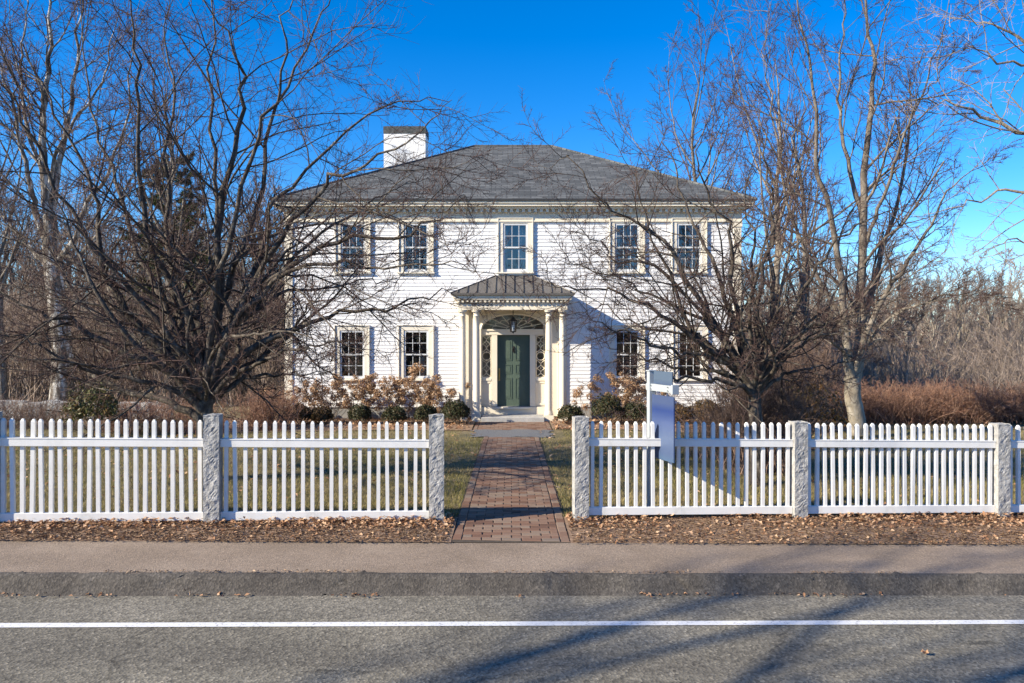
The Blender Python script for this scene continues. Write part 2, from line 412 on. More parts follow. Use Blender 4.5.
# brick path
def bricks(name, x0, x1, y0, y1):
    V, Fc = [], []
    bw, bl, gap = .098, .198, .009
    y = y0; row = 0
    def brick(cx, cy, hx, hy):
        z = float(G(cx, cy)) + .012 + random.uniform(-.003, .003)
        tx, ty = random.uniform(-.02, .02), random.uniform(-.02, .02)
        b = len(V); e = .006
        for (sx, sy, dz, k) in [(-1, -1, -.03, 0), (1, -1, -.03, 0), (1, 1, -.03, 0), (-1, 1, -.03, 0),
                                (-1, -1, -.004, 0), (1, -1, -.004, 0), (1, 1, -.004, 0), (-1, 1, -.004, 0),
                                (-1, -1, 0, e), (1, -1, 0, e), (1, 1, 0, e), (-1, 1, 0, e)]:
            X, Y = sx * (hx - k), sy * (hy - k); V.append((cx + X, cy + Y, z + dz + X * tx + Y * ty))
        for f in [(0, 1, 5, 4), (1, 2, 6, 5), (2, 3, 7, 6), (3, 0, 4, 7), (4, 5, 9, 8), (5, 6, 10, 9), (6, 7, 11, 10), (7, 4, 8, 11), (8, 9, 10, 11)]:
            Fc.append(tuple(i + b for i in f))
    while y < y1:
        xx = x0 + .105
        if row % 2: xx -= 0
        off = (bl + gap) / 2 if row % 2 else 0
        a = x0 + .105
        while a < x1 - .105:
            e = a + bl + gap - (off if a == x0 + .105 else 0)
            e = min(e, x1 - .097)
            if e - a > .04:
                brick((a + e - gap) / 2 + random.uniform(-.002, .002), y + bw / 2, (e - a - gap) / 2, bw / 2 - .001)
            a = e
        y += bw + gap; row += 1
    y = y0
    while y < y1:
        for cx in (x0 + .05, x1 - .05): brick(cx + random.uniform(-.006, .006), y + bl / 2, .046, bl / 2 - .003)
        y += bl + gap
    o = raw(name, V, Fc, M['brick']); o['kind'] = 'structure'
    return o
bricks('brick_path', PATHX[0], PATHX[1], 7.80, 16.95)
bricks('brick_path', -.95, .98, 18.55, 20.28)
sheet('path_bed', np.linspace(PATHX[0] - .02, PATHX[1] + .02, 5), np.linspace(7.735, 20.3, 40), lambda u, v: (u, v + S(u) * (1 - sm(7.7, 8, v)), G(u, v) + .004), M['brick_joint'])
sheet('gravel_band', np.linspace(-.92, .92, 24), np.linspace(17.0, 18.5, 24), lambda u, v: (u * (1 + .06 * np.sin(v * 9) + .05 * np.sin(v * 21)), v + .05 * np.sin(u * 7) + .04 * np.sin(u * 17), G(u, v) + .012 + .004 * np.sin(u * 5)), M['gravel'])
def bedfn(x0, x1):
    def fn(u, v):
        y = 18.55 - .5 * sm(2, 5, np.abs(u)) + .2 * np.sin(u * 1.1); y = y + (21.22 - y) * v
        return u, y, G(u, y) + .02 * np.sin(v * math.pi) + .012
    return fn
sheet('planting_bed', np.linspace(-8.2, -.98, 40), np.linspace(0, 1, 8), bedfn(0, 0), M['mulch'])
sheet('planting_bed', np.linspace(1.0, 8.6, 40), np.linspace(0, 1, 8), bedfn(0, 0), M['mulch'])

# ------------------------------------------------------------------ scatter: grass, leaves, needles
def scatter_tri(name, P, size, m, flat=False, lean=.5, wide=.12, kind='stuff', quad=False, label=None, cat=None):
    n = len(P); a = rng.random(n) * 2 * math.pi
    h = size * rng.uniform(.6, 1.3, n)
    if not quad:                         # upright blades
        d = np.stack([np.cos(a), np.sin(a), np.zeros(n)], 1)
        w = h[:, None] * wide
        tip = P + np.stack([rng.normal(0, lean, n) * h, rng.normal(0, lean, n) * h, h], 1)
        V = np.stack([P - d * w, P + d * w, tip], 1).reshape(-1, 3)
        Fc = np.arange(3 * n).reshape(-1, 3)
    else:                                # bent leaves lying about
        tl = rng.normal(0, lean, (n, 2))
        ux = np.stack([np.cos(a), np.sin(a), tl[:, 0]], 1); uy = np.stack([-np.sin(a), np.cos(a), tl[:, 1]], 1)
        L = h[:, None]; Wd = L * wide
        up = np.array([0, 0, 1.0]) * L * rng.uniform(.03, .22, (n, 1))
        V = np.stack([P - ux * L * .5, P - uy * Wd + up, P + ux * L * .5, P + uy * Wd + up], 1).reshape(-1, 3)
        b = np.arange(n)[:, None] * 4
        Fc = np.concatenate([b + np.array([0, 1, 2]), b + np.array([0, 2, 3])])
    o = raw(name, V, [Fc], m)
    props(o, label, cat, kind=kind)
    return o

n = 210000
Y = 8.75 + (18.6 - 8.75) * rng.random(n) ** 1.35; X = rng.uniform(-1, 1, n) * (Y * .72 + .8)
Y = Y + FT * X * (1 - sm(9, 13, Y))
keep = ~((X > PATHX[0] - .01) & (X < PATHX[1] + .01)) & (Y > fence_y(X) + .12) & ~((np.abs(X) < 1.2) & (Y > 16.9)) & (Y < 18.6)
X, Y = X[keep], Y[keep]
scatter_tri('lawn_grass', np.stack([X, Y, G(X, Y) - .005], 1), .05, M['grass'], lean=.55, wide=.07,
            label='short winter grass of the lawn, part green and part straw', cat='grass')
def strip_pts(n, lo, hi, power=1.0, xr=7.2):
    X = rng.uniform(-xr, xr + 1, n); t = lo + (hi - lo) * rng.random(n) ** power
    y0 = 7.735 + S(X); y1 = fence_y(X) + .16
    Y = y0 + (y1 - y0) * t
    k = (X < PATHX[0] - .03) | (X > PATHX[1] + .03)
    return X[k], Y[k], t[k]
# leaves banked up against the fence, thinner in front
dens = lambda X: .12 + .3 * (X < -.6) + .75 * np.array([.45 + 1.3 * noise.noise(Vector((x * .8, 3.3, 0))) for x in X])
X, Y, t = strip_pts(15000, .46, 1.0, .62)
k = rng.random(len(X)) < dens(X); X, Y, t = X[k], Y[k], t[k]
X2, Y2, t2 = strip_pts(1900, -.05, .6); X = np.append(X, X2); Y = np.append(Y, Y2); t = np.append(t, t2)
Z = G(X, Y) + .025 + .012 * sm(.3, .7, t) + rng.random(len(X)) ** 1.8 * .05 * sm(.5, .8, t)
scatter_tri('fallen_leaves', np.stack([X, Y, Z], 1), .052, M['leaf'], quad=True, lean=.32, wide=.28,
            label='brown fallen leaves banked along the foot of the picket fence', cat='leaves')
X, Y, t = strip_pts(30000, -.07, 1.0)
Z = G(X, Y) + .026 + .012 * sm(.45, .85, t)
scatter_tri('fallen_needles', np.stack([X, Y, Z], 1), .05, M['needle'], quad=True, lean=.10, wide=.05,
            label='thin layer of tan pine needles and bits on the mulch strip', cat='needles')
n = 1500
X = rng.uniform(-9, 9, n); Y = 9.2 + 9 * rng.random(n); k = ~((np.abs(X) < .64)) & (Y > fence_y(X) + .2); X, Y = X[k], Y[k]
scatter_tri('lawn_leaves', np.stack([X, Y, G(X, Y) + .03], 1), .07, M['leaf'], quad=True, lean=.3, wide=.3,
            label='stray brown leaves scattered over the lawn behind the fence', cat='leaves')
n = 5000
X = rng.uniform(-8, 8.4, n); Y = rng.uniform(18.3, 21.1, n); k = np.abs(X) > 1.05; X, Y = X[k], Y[k]
scatter_tri('bed_leaves', np.stack([X, Y, G(X, Y) + .05], 1), .08, M['leaf'], quad=True, lean=.4, wide=.3,
            label='dry leaves and litter in the planting beds before the house', cat='leaves')
n = 420
X = rng.uniform(-7, 7, n); Y = 6.545 + S(X) + rng.normal(0, .03, n)
k = np.array([noise.noise(Vector((x * .9, 9, 0))) > .0 for x in X]); X, Y = X[k], Y[k]
scatter_tri('kerb_litter', np.stack([X, Y, G(X, Y) - .128], 1), .035, M['leaf'], quad=True, lean=.3, wide=.3,
            label='leaf crumbs caught along the foot of the kerb', cat='leaves')

n = 900
X = rng.uniform(-7, 7, n); Y = 6.73 + S(X) + rng.normal(0, .016, n)
k = np.array([noise.noise(Vector((x * .6, 5, 0))) > -.12 for x in X]); X, Y = X[k], Y[k]
scatter_tri('kerb_needles', np.stack([X, Y, G(X, Y) + .012], 1), .035, M['needle'], quad=True, lean=.3, wide=.12,
            label='line of dry needles and grit caught in the joint behind the kerb', cat='needles')
def one_leaf(x, y, z, s, a, label):
    pts = []
    for i in range(14):                  # a lobed leaf outline, slightly cupped
        q = 2 * math.pi * i / 14; r = s * (.55 + .3 * (i % 2)) * (1.35 if i == 0 else 1)
        pts.append((x + r * math.cos(q + a), y + r * math.sin(q + a), z + .018 + (.02 if i % 3 == 0 else .004)))
    o = raw('fallen_leaf', pts + [(x, y, z + .006)], [(i, (i + 1) % 14, 14) for i in range(14)], M['leaf'], org=(x, y, z))
    props(o, label, 'leaf')
def on_road(x, y):
    Yv = (CAMH + .165) * F / ((y - HOR) - .022 * (x - 512)); return (x - 512) / F * Yv, Yv
X, Y = on_road(925, 656); one_leaf(X, Y, float(G(X, Y)) - .138, .032, .4, 'lone orange-brown leaf on the asphalt right of centre')
X, Y = on_road(187, 593); one_leaf(X, Y, float(G(X, Y)) - .130, .05, 1.4, 'brown leaf caught against the kerb on the left')
# ------------------------------------------------------------------ fence: granite posts and picket panels
FD = np.array([1, FT]); FD = FD / np.linalg.norm(FD); FN = np.array([-FD[1], FD[0]])   # along, back
def post_mesh(name, h, seed, org):
    """split granite post with a rock face front"""
    hw, nz, nx = .082, 70, 10
    V, Fc = [], []
    def face(u0, dirv, n_, rough, wid):
        b = len(V)
        for j in range(nz + 1):
            for i in range(n_ + 1):
                a = -1 + 2 * i / n_; z = -.1 + (h + .1) * j / nz
                p = np.array(u0) * hw + np.array(dirv) * hw * a
                q = Vector((p[0] * 1.0 + seed, p[1], z))
                d = noise.noise(q * 7) * .010 + noise.noise(q * 24) * .007 + noise.noise(q * 60) * .006 + abs(noise.noise(q * 5)) * .008
                edge = 1 - abs(a) ** 4
                nrm = np.array(u0)
                out = rough * d * (0.35 + .65 * edge)
                p = p + nrm * out
                V.append((p[0] * FD[0] + p[1] * FN[0], p[0] * FD[1] + p[1] * FN[1], z + (0 if j < nz else noise.noise(q * 12) * .012)))
        for j in range(nz):
            for i in range(n_):
                a = b + j * (n_ + 1) + i; Fc.append((a, a + 1, a + n_ + 2, a + n_ + 1))
    face((0, -1), (1, 0), nx, 1.0, hw); face((1, 0), (0, 1), 4, .3, hw)
    face((0, 1), (-1, 0), 4, .3, hw); face((-1, 0), (0, -1), 4, .3, hw)
    b = len(V); c = .07
    for sx, sy in ((-1, -1), (1, -1), (1, 1), (-1, 1)):
        p = (sx * (hw + .004), sy * (hw + .004)); V.append((p[0] * FD[0] + p[1] * FN[0], p[0] * FD[1] + p[1] * FN[1], h - .012))
    V.append((0, 0, h + .012))
    for i in range(4): Fc.append((b + i, b + (i + 1) % 4, b + 4))
    V2 = np.array(V) + np.array(org)
    return raw(name, V2, Fc, M['granite'], org=org)
post_px = [-10, 213, 436.5, 580.5, 798, 999.5, 1205]
post_lab = ['granite fence post cut by the left edge of the photo', 'granite fence post in front of the spreading bare tree on the left',
            'granite gate post left of the brick path', 'granite gate post right of the brick path',
            'granite fence post nearest the right side of the hanging sign', 'granite fence post farthest right, before the red brown hedge',
            'granite fence post beyond the right edge']
posts = []
for i, x in enumerate(post_px):
    X, Y = fence_pt(x); z = float(G(X, Y)); org = (X, Y, z)
    h = [1.19, 1.19, 1.21, 1.20, 1.17, 1.17, 1.17][i]
    o = post_mesh('granite_post', h, i * 3.7, org)
    props(o, post_lab[i], 'fence post', 'rough granite posts of the fence')
    posts.append((X, Y, z, h))

pm = None
def picket_mesh():
    hw = .0195
    V, Fc = [], []
    b = [(-hw, -hw), (hw, -hw), (hw, hw), (-hw, hw)]
    for z in (0, 1.0):
        for (a, c) in b: V.append((a * FD[0] + c * FN[0], a * FD[1] + c * FN[1], z))
    for (a, c) in b: V.append((a * .42 * FD[0] + c * .42 * FN[0], a * .42 * FD[1] + c * .42 * FN[1], 1.026))
    Fc = [(0, 3, 2, 1), (0, 1, 5, 4), (1, 2, 6, 5), (2, 3, 7, 6), (3, 0, 4, 7), (4, 5, 9, 8), (5, 6, 10, 9), (6, 7, 11, 10), (7, 4, 8, 11), (8, 9, 10, 11)]
    me = bpy.data.meshes.new('picket'); me.from_pydata(V, [], Fc); me.update(); me.materials.append(M['fence'])
    return me
pm = picket_mesh()
panel_lab = {0: 'white picket fence panel at far left, with leaves banked under it', 1: 'white picket fence panel left of the gate gap, between two granite posts',
             3: 'white picket fence panel right of the gate gap, crossed by the sign and its shadow', 4: 'white picket fence panel in front of the pale-trunked tree',
             5: 'white picket fence panel cut by the right edge of the photo'}
npick = {0: 22, 1: 22, 3: 24, 4: 24, 5: 24}
for i in (0, 1, 3, 4, 5):
    (xa, ya, za, _), (xb, yb, zb, _) = posts[i], posts[i + 1]
    L = math.hypot(xb - xa, yb - ya); slope = (zb - za) / L
    cx, cy, cz = (xa + xb) / 2, (ya + yb) / 2, (za + zb) / 2 + (.03 if i >= 3 else 0)
    t = thing('fence_panel', panel_lab[i], 'fence panel', (cx, cy, cz), 'white picket fence panels')
    hl = L / 2 - .084
    def rail(name, z0, z1, dn):
        m = MB(); m.obox((cx, cy), FD, FN, hl, dn, cz + z0, cz + z1, slope)
        bevel(m.build(name, M['fence'], t), .004, 2)
    rail('rail', .84, .918, .043)
    rail('base_board', .045, .135, .03)
    m = MB(); m.obox((cx + FN[0] * .0, cy), FD, FN, hl, .048, cz + .919, cz + .929, slope); m.build('rail_cap', M['fence'], t)
    n = npick[i]; sp = 2 * hl / n
    for k in range(n):
        s = -hl + sp * (k + .5)
        o = bpy.data.objects.new('picket', pm); COL.objects.link(o); o.parent = t
        o.location = (FD[0] * s, FD[1] * s, .10 + slope * s + random.uniform(-.004, .004)); o.rotation_euler = (random.uniform(-.010, .010), random.uniform(-.009, .009), 0)

# ------------------------------------------------------------------ hanging sign
sx, sy = 1.655, 9.06
sz = float(G(sx, sy))
t = thing('hanging_sign', 'white sign post with a hanging blue panel and small rider, arm reaching over the fence', 'sign', (sx, sy, sz))
AD = np.array([.30, -.954]); AD /= np.linalg.norm(AD); AN = np.array([AD[1], -AD[0]])     # arm direction, and its left face normal
m = MB(); m.obox((sx, sy), AD, AN, .036, .036, sz - .02, 1.675)
m.obox((sx, sy), AD, AN, .046, .046, 1.675, 1.69)
bevel(m.build('post', M['signpost'], t), .004)
m = MB(); c = (sx + AD[0] * .26, sy + AD[1] * .23); m.obox(c, AD, AN, .32, .030, 1.448, 1.53)
bevel(m.build('arm', M['signpost'], t), .004)
m = MB(); c = (sx + AD[0] * .57, sy + AD[1] * .57); m.obox(c, AD, AN, .018, .042, 1.435, 1.543); bevel(m.build('arm_end_cap', M['signpost'], t), .004)
# rider stands on the arm; the panel hangs from it by two hooks
c = (sx + AD[0] * .30, sy + AD[1] * .30)
m = MB(); m.obox(c, AD, AN, .215, .006, 1.535, 1.685); m.build('rider', M['rider'], t)
pn = MB().obox(c, AD, AN, .255, .008, .665, 1.405).build('sign_panel', M['sign'], t)
m = MB()
for s in (-.2, .2):
    p = (c[0] + AD[0] * s, c[1] + AD[1] * s)
    m.tube([(p[0], p[1], 1.45), (p[0] + .006, p[1], 1.43), (p[0], p[1], 1.40)], .004, 6)
m.build('hook', M['steel'], t)
m = MB()
for s in (-.2, .2):
    for zz in (1.47, 1.51):
        p = (sx + AD[0] * (.26 + s), sy + AD[1] * (.26 + s)); q = AN * .03
        m.tube([(p[0] + q[0], p[1] + q[1], zz), (p[0] + q[0] * 1.2, p[1] + q[1] * 1.2, zz)], .007, 8)
m.build('bolt', M['steel'], t)

# ------------------------------------------------------------------ house
WY = 21.2
def wx(p): return (p - 512) * WY / F
def wz(p): return CAMH - (p - HOR) * WY / F
XL, XR, YB = -6.30, 6.36, 31.0
WZ0, WZ1 = .2, 5.62
H = thing('house', 'white two-storey clapboard house with a hip roof, seen head on behind the fence', 'house', (0.03, WY, -.13))
up = [353.2, 416.2, 515.4, 627.0, 689.0]; lo = [352.2, 416.2, 627.0, 690.0]
Z_up = (wz(271.5), wz(223.5)); Z_lo = (wz(378.5), wz(330.5)); SW = .345
wins = [(wx(c), *Z_up, 'u', c) for c in up] + [(wx(c), *Z_lo, 'l', c) for c in lo]
ENT = (-1.43, 1.50, -.2, 2.93)
openings = [(x - SW, x + SW, z0, z1) for x, z0, z1, *_ in wins] + [ENT]
mb = MB(); ROW = .102
z = WZ0
while z < WZ1 - .001:
    zt = min(z + ROW, WZ1)
    cuts = sorted((a, b) for a, b, c, d in openings if c < zt - .001 and d > z + .001)
    segs, x = [], XL
    for a, b in cuts:
        if a > x: segs.append((x, a))
        x = max(x, b)
    segs.append((x, XR))
    for a, b in segs:
        mb.quad((a, WY - .014, z), (b, WY - .014, z), (b, WY + .001, zt), (a, WY + .001, zt))
        mb.quad((a, WY + .001, z), (b, WY + .001, z), (b, WY - .014, z), (a, WY - .014, z))
    for X, sg in ((XL, -1), (XR, 1)):
        mb.quad((X + sg * .014, WY, z), (X, WY, zt), (X, YB, zt), (X + sg * .014, YB, z))
        mb.quad((X, WY, z), (X + sg * .014, WY, z), (X + sg * .014, YB, z), (X, YB, z))
    mb.quad((XL, YB, z), (XR, YB, z), (XR, YB, zt), (XL, YB, zt))
    z = zt
mb.build('wall', M['siding'], H)
m = MB(); m.box(XL + .01, XR - .01, WY + .02, YB - .02, -.3, WZ0 + .015)
m.build('foundation', M['foundation'], H)
# rooms behind the windows
m = MB(); m.quad((XL + .1, 25, 0.25), (XR - .1, 25, 0.25), (XR - .1, 25, 5.6), (XL + .1, 25, 5.6))
m.quad((XL + .1, WY + .2, .25), (XR - .1, WY + .2, .25), (XR - .1, 25, .25), (XL + .1, 25, .25))
m.quad((XL + .1, WY + .2, 2.95), (XR - .1, WY + .2, 2.95), (XR - .1, 25, 2.95), (XL + .1, 25, 2.95))
m.quad((XL + .1, WY + .2, 5.58), (XR - .1, WY + .2, 5.58), (XR - .1, 25, 5.58), (XL + .1, 25, 5.58))
for X in (XL + .1, -3.6, -1.6, 1.7, 4.1, XR - .1): m.quad((X, WY + .2, .25), (X, 25, .25), (X, 25, 5.58), (X, WY + .2, 5.58))
m.build('interior_wall', M['room'], H)
# corner boards, frieze, cornice, dentils, gutter
for X, sg in ((XL, -1), (XR, 1)):
    m = MB(); a, b = sorted((X + sg * .035, X - sg * .19)); m.box(a, b, WY - .036, WY + .0, WZ0 - .05, 5.36)
    a2, b2 = sorted((X + sg * .035, X + sg * .0)); m.box(a2, b2, WY + .002, WY + .19, WZ0 - .05, 5.36)
    a3, b3 = sorted((X + sg * .055, X - sg * .21)); m.box(a3, b3, WY - .056, WY - .037, 5.22, 5.36)
    bevel(m.build('corner_board', M['cream'], H), .006)
m = MB(); m.box(XL - .04, XR + .04, WY - .042, WY - .001, 5.362, 5.60)
m.box(XL - .05, XR + .05, WY - .06, WY - .043, 5.362, 5.40)
m.box(XL - .04, XL - .002, WY, YB, 5.362, 5.60); m.box(XR + .002, XR + .04, WY, YB, 5.362, 5.60)
m.build('frieze', M['cream'], H)
m = MB(); x = XL - .02
while x < XR + .02:
    m.box(x, x + .08, WY - .175, WY - .042, 5.615, 5.70); x += .165
m.build('dentil_course', M['cream'], H)
m = MB(); OV = .3
m.box(XL - .1, XR + .1, WY - .20, WY - .0, 5.702, 5.76); m.box(XL - .06, XR + .06, WY - .06, WY - .0, 5.601, 5.70)
m.box(XL - OV, XR + OV, WY - OV + .03, YB + OV, 5.762, 5.80)          # soffit
for (pa, pb, pc, pd, a, b) in [(XL - OV, XR + OV, WY - OV, WY - OV + .029, 5.762, 5.86), (XL - OV - .02, XR + OV + .02, WY - OV - .035, WY - OV - .001, 5.83, 5.905),
                                (XL - OV, XL - OV + .03, WY - OV + .03, YB + OV, 5.802, 5.9), (XR + OV - .03, XR + OV, WY - OV + .03, YB + OV, 5.802, 5.9)]:
    m.box(pa, pb, pc, pd, a, b)
m.build('cornice', M['cream'], H)
rx0, rx1, ry0, ry1, rz = XL - OV - .05, XR + OV + .05, WY - OV - .06, YB + OV, 5.935
ryc, rzt, rl, rr = 26.1, 8.74, -1.30, 1.36
V = [(rx0, ry0, rz), (rx1, ry0, rz), (rx1, ry1, rz), (rx0, ry1, rz), (rl, ryc, rzt), (rr, ryc, rzt)]
rf = raw('roof', V + [(a, b, c - .035) for a, b, c in V[:4]], [(0, 1, 5, 4), (1, 2, 5), (2, 3, 4, 5), (3, 0, 4), (0, 6, 7, 1), (1, 7, 8, 2), (2, 8, 9, 3), (3, 9, 6, 0), (6, 9, 8, 7)], M['shingle'], H)
m = MB()
def cap(a, b): m.tube([a, b], .045, 6)
for a, b in ((V[0], V[4]), (V[1], V[5]), (V[4], V[5])): cap(np.array(a) + [0, 0, .0], np.array(b) + [0, 0, .0])
m.build('ridge_cap', M['shingle'], rf)
m = MB(); m.box(rx0 - .01, rx1 + .01, ry0 - .012, ry0 - .001, rz - .045, rz + .012); m.build('drip_edge', M['gutter'], rf)
# chimney
m = MB(); m.box(-4.37, -2.95, 25.9, 26.8, 6.3, 9.12); ch = m.build('chimney', M['chimney'], rf)
m = MB(); m.box(-4.385, -2.935, 25.885, 26.815, 9.122, 9.36); m.box(-4.33, -2.99, 25.95, 26.75, 9.361, 9.385); m.build('chimney_band', M['slate_cap'], rf)

# windows: casing (window) > sash, pane, sill, curtain
def window(x, z0, z1, kind, c):
    fr = MB(); o, w = SW, .125
    D = .04
    fr.box(x - o - w, x - o, WY - D, WY + .05, z0 - .02, z1 + .13); fr.box(x + o, x + o + w, WY - D, WY + .05, z0 - .02, z1 + .13)
    fr.box(x - o + .0005, x + o - .0005, WY - D + .002, WY + .05, z1, z1 + .128)
    bb = .022
    fr.box(x - o - w - bb, x - o - w - .001, WY - D - .028, WY, z0 - .02, z1 + .152); fr.box(x + o + w + .001, x + o + w + bb, WY - D - .028, WY, z0 - .02, z1 + .152)
    fr.box(x - o - w + .0005, x + o + w - .0005, WY - D - .026, WY, z1 + .1305, z1 + .152)
    for sg in (-1, 1):                    # jambs
        a, b = sorted((x + sg * (o + .001), x + sg * (o + .02))); fr.box(a, b, WY + .051, WY + .2, z0 - .02, z1 + .02)
    fr.box(x - o, x + o, WY + .051, WY + .2, z1 + .001, z1 + .02); fr.box(x - o, x + o, WY + .02, WY + .2, z0 - .03, z0 - .001)
    w_ = fr.build('window', M['trim'], H)
    sl = MB(); sl.box(x - o - w - .05, x + o + w + .05, WY - .085, WY + .02, z0 - .062, z0 - .022); sl.box(x - o - w - .01, x + o + w + .01, WY - .05, WY, z0 - .10, z0 - .064)
    bevel(sl.build('sill', M['trim'], w_), .004)
    mid = (z0 + z1) / 2
    for lower, (a, b, y) in ((0, (mid - .02, z1, WY - .006)), (1, (z0, mid + .02, WY + .027))):
        s = MB(); st, rl_ = .055, .05
        s.box(x - o + .002, x - o + st, y - .015, y + .015, a, b); s.box(x + o - st, x + o - .002, y - .015, y + .015, a, b)
        bt = .07 if lower else .04
        s.box(x - o + st, x + o - st, y - .015, y + .015, a, a + bt); s.box(x - o + st, x + o - st, y - .015, y + .015, b - rl_, b)
        wi = 2 * (o - st); 
        for q in (1, 2): s.box(x - o + st + wi * q / 3 - .0065, x - o + st + wi * q / 3 + .0065, y - .008, y + .010, a + bt, b - rl_)
        zc = (a + bt + b - rl_) / 2; 
        for q in range(3):
            xa = x - o + st + wi * q / 3 + (.009 if q else 0); xb = x - o + st + wi * (q + 1) / 3 - (.009 if q < 2 else 0)
            s.box(xa, xb, y - .009, y + .009, zc - .0065, zc + .0065)
        s.build('sash', M['white'], w_)
        g = MB(); yy = y + .002; g.quad((x - o + st, yy, a + bt), (x + o - st, yy, a + bt), (x + o - st, yy, b - rl_), (x - o + st, yy, b - rl_)); g.build('pane', M['glass'], w_)
    # curtains or a half-drawn shade behind the glass
    def drape(xa, xb, za, zb, y):
        n = 18; V = []; 
        for j, zz in enumerate((zb, za)):
            for i in range(n + 1): V.append((xa + (xb - xa) * i / n, y + .02 * math.sin(i * 1.9) * (1 + j * .3), zz))
        raw('curtain', V, [(i, i + 1, n + 2 + i, n + 1 + i) for i in range(n)], M['curtain'], w_)
    if kind == 'u':
        if abs(c - 515.4) < 1: drape(x + .06, x + .32, z0, z1 - .05, WY + .26); drape(x - .33, x - .22, z0, z1 - .05, WY + .26)
        elif abs(c - 627) < 1: drape(x + .0, x + .33, z0 + .05, mid + .1, WY + .3); drape(x - .33, x - .16, z0, z1, WY + .26)
        elif abs(c - 689) < 1: drape(x + .05, x + .33, z0, z1, WY + .26)
        else: drape(x - .33, x - .2, z0, z1, WY + .26); drape(x + .2, x + .33, z0, z1, WY + .26)
    elif abs(c - 416.2) < 1: drape(x + .1, x + .22, z0, mid - .05, WY + .3)
for w in wins: window(*w)

# ---- entrance: panelled recess, door, sidelights, fanlight
EX = .045
A, Bv, ZS, ZR = .905, .43, 2.375, .10          # half width, arch rise, spring line
m = MB()
yF, yB_ = WY - .03, WY + .14
x0, x1, zt = -1.43, 1.52, 2.93
n = 28
arc = [(EX - A * math.cos(math.pi * i / n), ZS + Bv * math.sin(math.pi * i / n)) for i in range(n + 1)]
m.quad((x0, yF, -.05), (EX - A, yF, -.05), (EX - A, yF, ZS), (x0, yF, ZS)); m.quad((EX + A, yF, -.05), (x1, yF, -.05), (x1, yF, ZS), (EX + A, yF, ZS))
m.quad((x0, yF, ZS), (EX - A, yF, ZS), (EX - A, yF, zt), (x0, yF, zt)); m.quad((EX + A, yF, ZS), (x1, yF, ZS), (x1, yF, zt), (EX + A, yF, zt))
for i in range(n):
    (a, b), (c, d) = arc[i], arc[i + 1]
    m.quad((a, yF, b), (c, yF, d), (c, yF, zt), (a, yF, zt)); m.quad((a, yF, b), (a, yB_, b), (c, yB_, d), (c, yF, d))
m.quad((EX - A, yF, 0), (EX - A, yB_, 0), (EX - A, yB_, ZS), (EX - A, yF, ZS)); m.quad((EX + A, yF, 0), (EX + A, yF, ZS), (EX + A, yB_, ZS), (EX + A, yB_, 0))
m.quad((x0, yF, -.05), (x0, yF, zt), (x0, WY + .05, zt), (x0, WY + .05, -.05)); m.quad((x1, yF, -.05), (x1, WY + .05, -.05), (x1, WY + .05, zt), (x1, yF, zt))
m.build('entrance_surround', M['cream'], H)
m = MB()                                          # arch moulding
for k, rr_ in ((1.0, .028), (1.17, .02)):
    pts = [(EX - A * k * math.cos(math.pi * i / 40), yF - .012, ZS + Bv * (1 + (k - 1) * 2.0) * math.sin(math.pi * i / 40)) for i in range(41)]
    if k > 1.1: pts = [p for p in pts if p[2] < 2.9]
    m.tube(pts, rr_, 8)
m.build('arch_moulding', M['cream'], H)
yE = WY + .07
DX0, DX1, DZ0, DZ1 = EX - .455, EX + .455, .225, 2.215
m = MB()
m.box(EX - A, EX + A, yE - .04, yB_, DZ1 + .001, ZS)                      # transom
m.box(EX - A - .0, EX + A, yE - .07, yE - .041, ZS - .05, ZS - .002)
SLW = .27
for sg in (-1, 1):
    a, b = sorted((EX + sg * .457, EX + sg * (A - SLW - .02))); m.box(a, b, yE - .03, yB_, .2, DZ1)   # mullion posts
    a, b = sorted((EX + sg * (A - SLW - .019), EX + sg * (A - .001))); m.box(a, b, yE, yB_, .2, 1.02)
    m.box(a, b, yE - .035, yE - .001, .93, 1.0)
    m.box(a, a + .035, yE - .018, yE - .0005, .25, .92); m.box(b - .035, b, yE - .018, yE - .0005, .25, .92); m.box(a + .036, b - .036, yE - .018, yE - .0005, .25, .31); m.box(a + .036, b - .036, yE - .018, yE - .0005, .86, .92)
m.box(EX - A, EX + A, yE - .06, yB_, -.05, .199); m.box(DX0 - .03, DX1 + .03, yE - .12, yE - .061, .15, .198)
bevel(m.build('door_frame', M['cream'], H), .005)
yD = WY + .16
d = MB(); d.box(DX0, DX1, yD, yD + .045, DZ0 - .02, DZ1)
door = d.build('door', M['door'], H)
d = MB(); W2 = (DX1 - DX0)
def panel_frame(xa, xb, za, zb):
    for (p, q, r, s) in ((xa, xb, za, za + .02), (xa, xb, zb - .02, zb), (xa, xa + .02, za + .02, zb - .02), (xb - .02, xb, za + .02, zb - .02)): d.box(p, q, yD - .012, yD - .0005, r, s)
    d.box(xa + .05, xb - .05, yD - .008, yD - .0005, za + .05, zb - .05)
for xa, xb in ((DX0 + .1, EX - .045), (EX + .045, DX1 - .1)):
    panel_frame(xa, xb, DZ0 + .2, DZ0 + .78); panel_frame(xa, xb, DZ0 + .9, DZ0 + 1.16); panel_frame(xa, xb, DZ0 + 1.27, DZ1 - .12)
d.build('door_panel', M['door'], door)
d = MB(); d.box(DX0 + .035, DX0 + .075, yD - .008, yD - .0005, DZ0 + .70, DZ0 + 1.05); d.tube([(DX0 + .055, yD - .01, DZ0 + .98), (DX0 + .055, yD - .06, DZ0 + .94), (DX0 + .055, yD - .06, DZ0 + .80), (DX0 + .055, yD - .01, DZ0 + .76)], .011, 8)
d.build('handle', M['brass'], door)
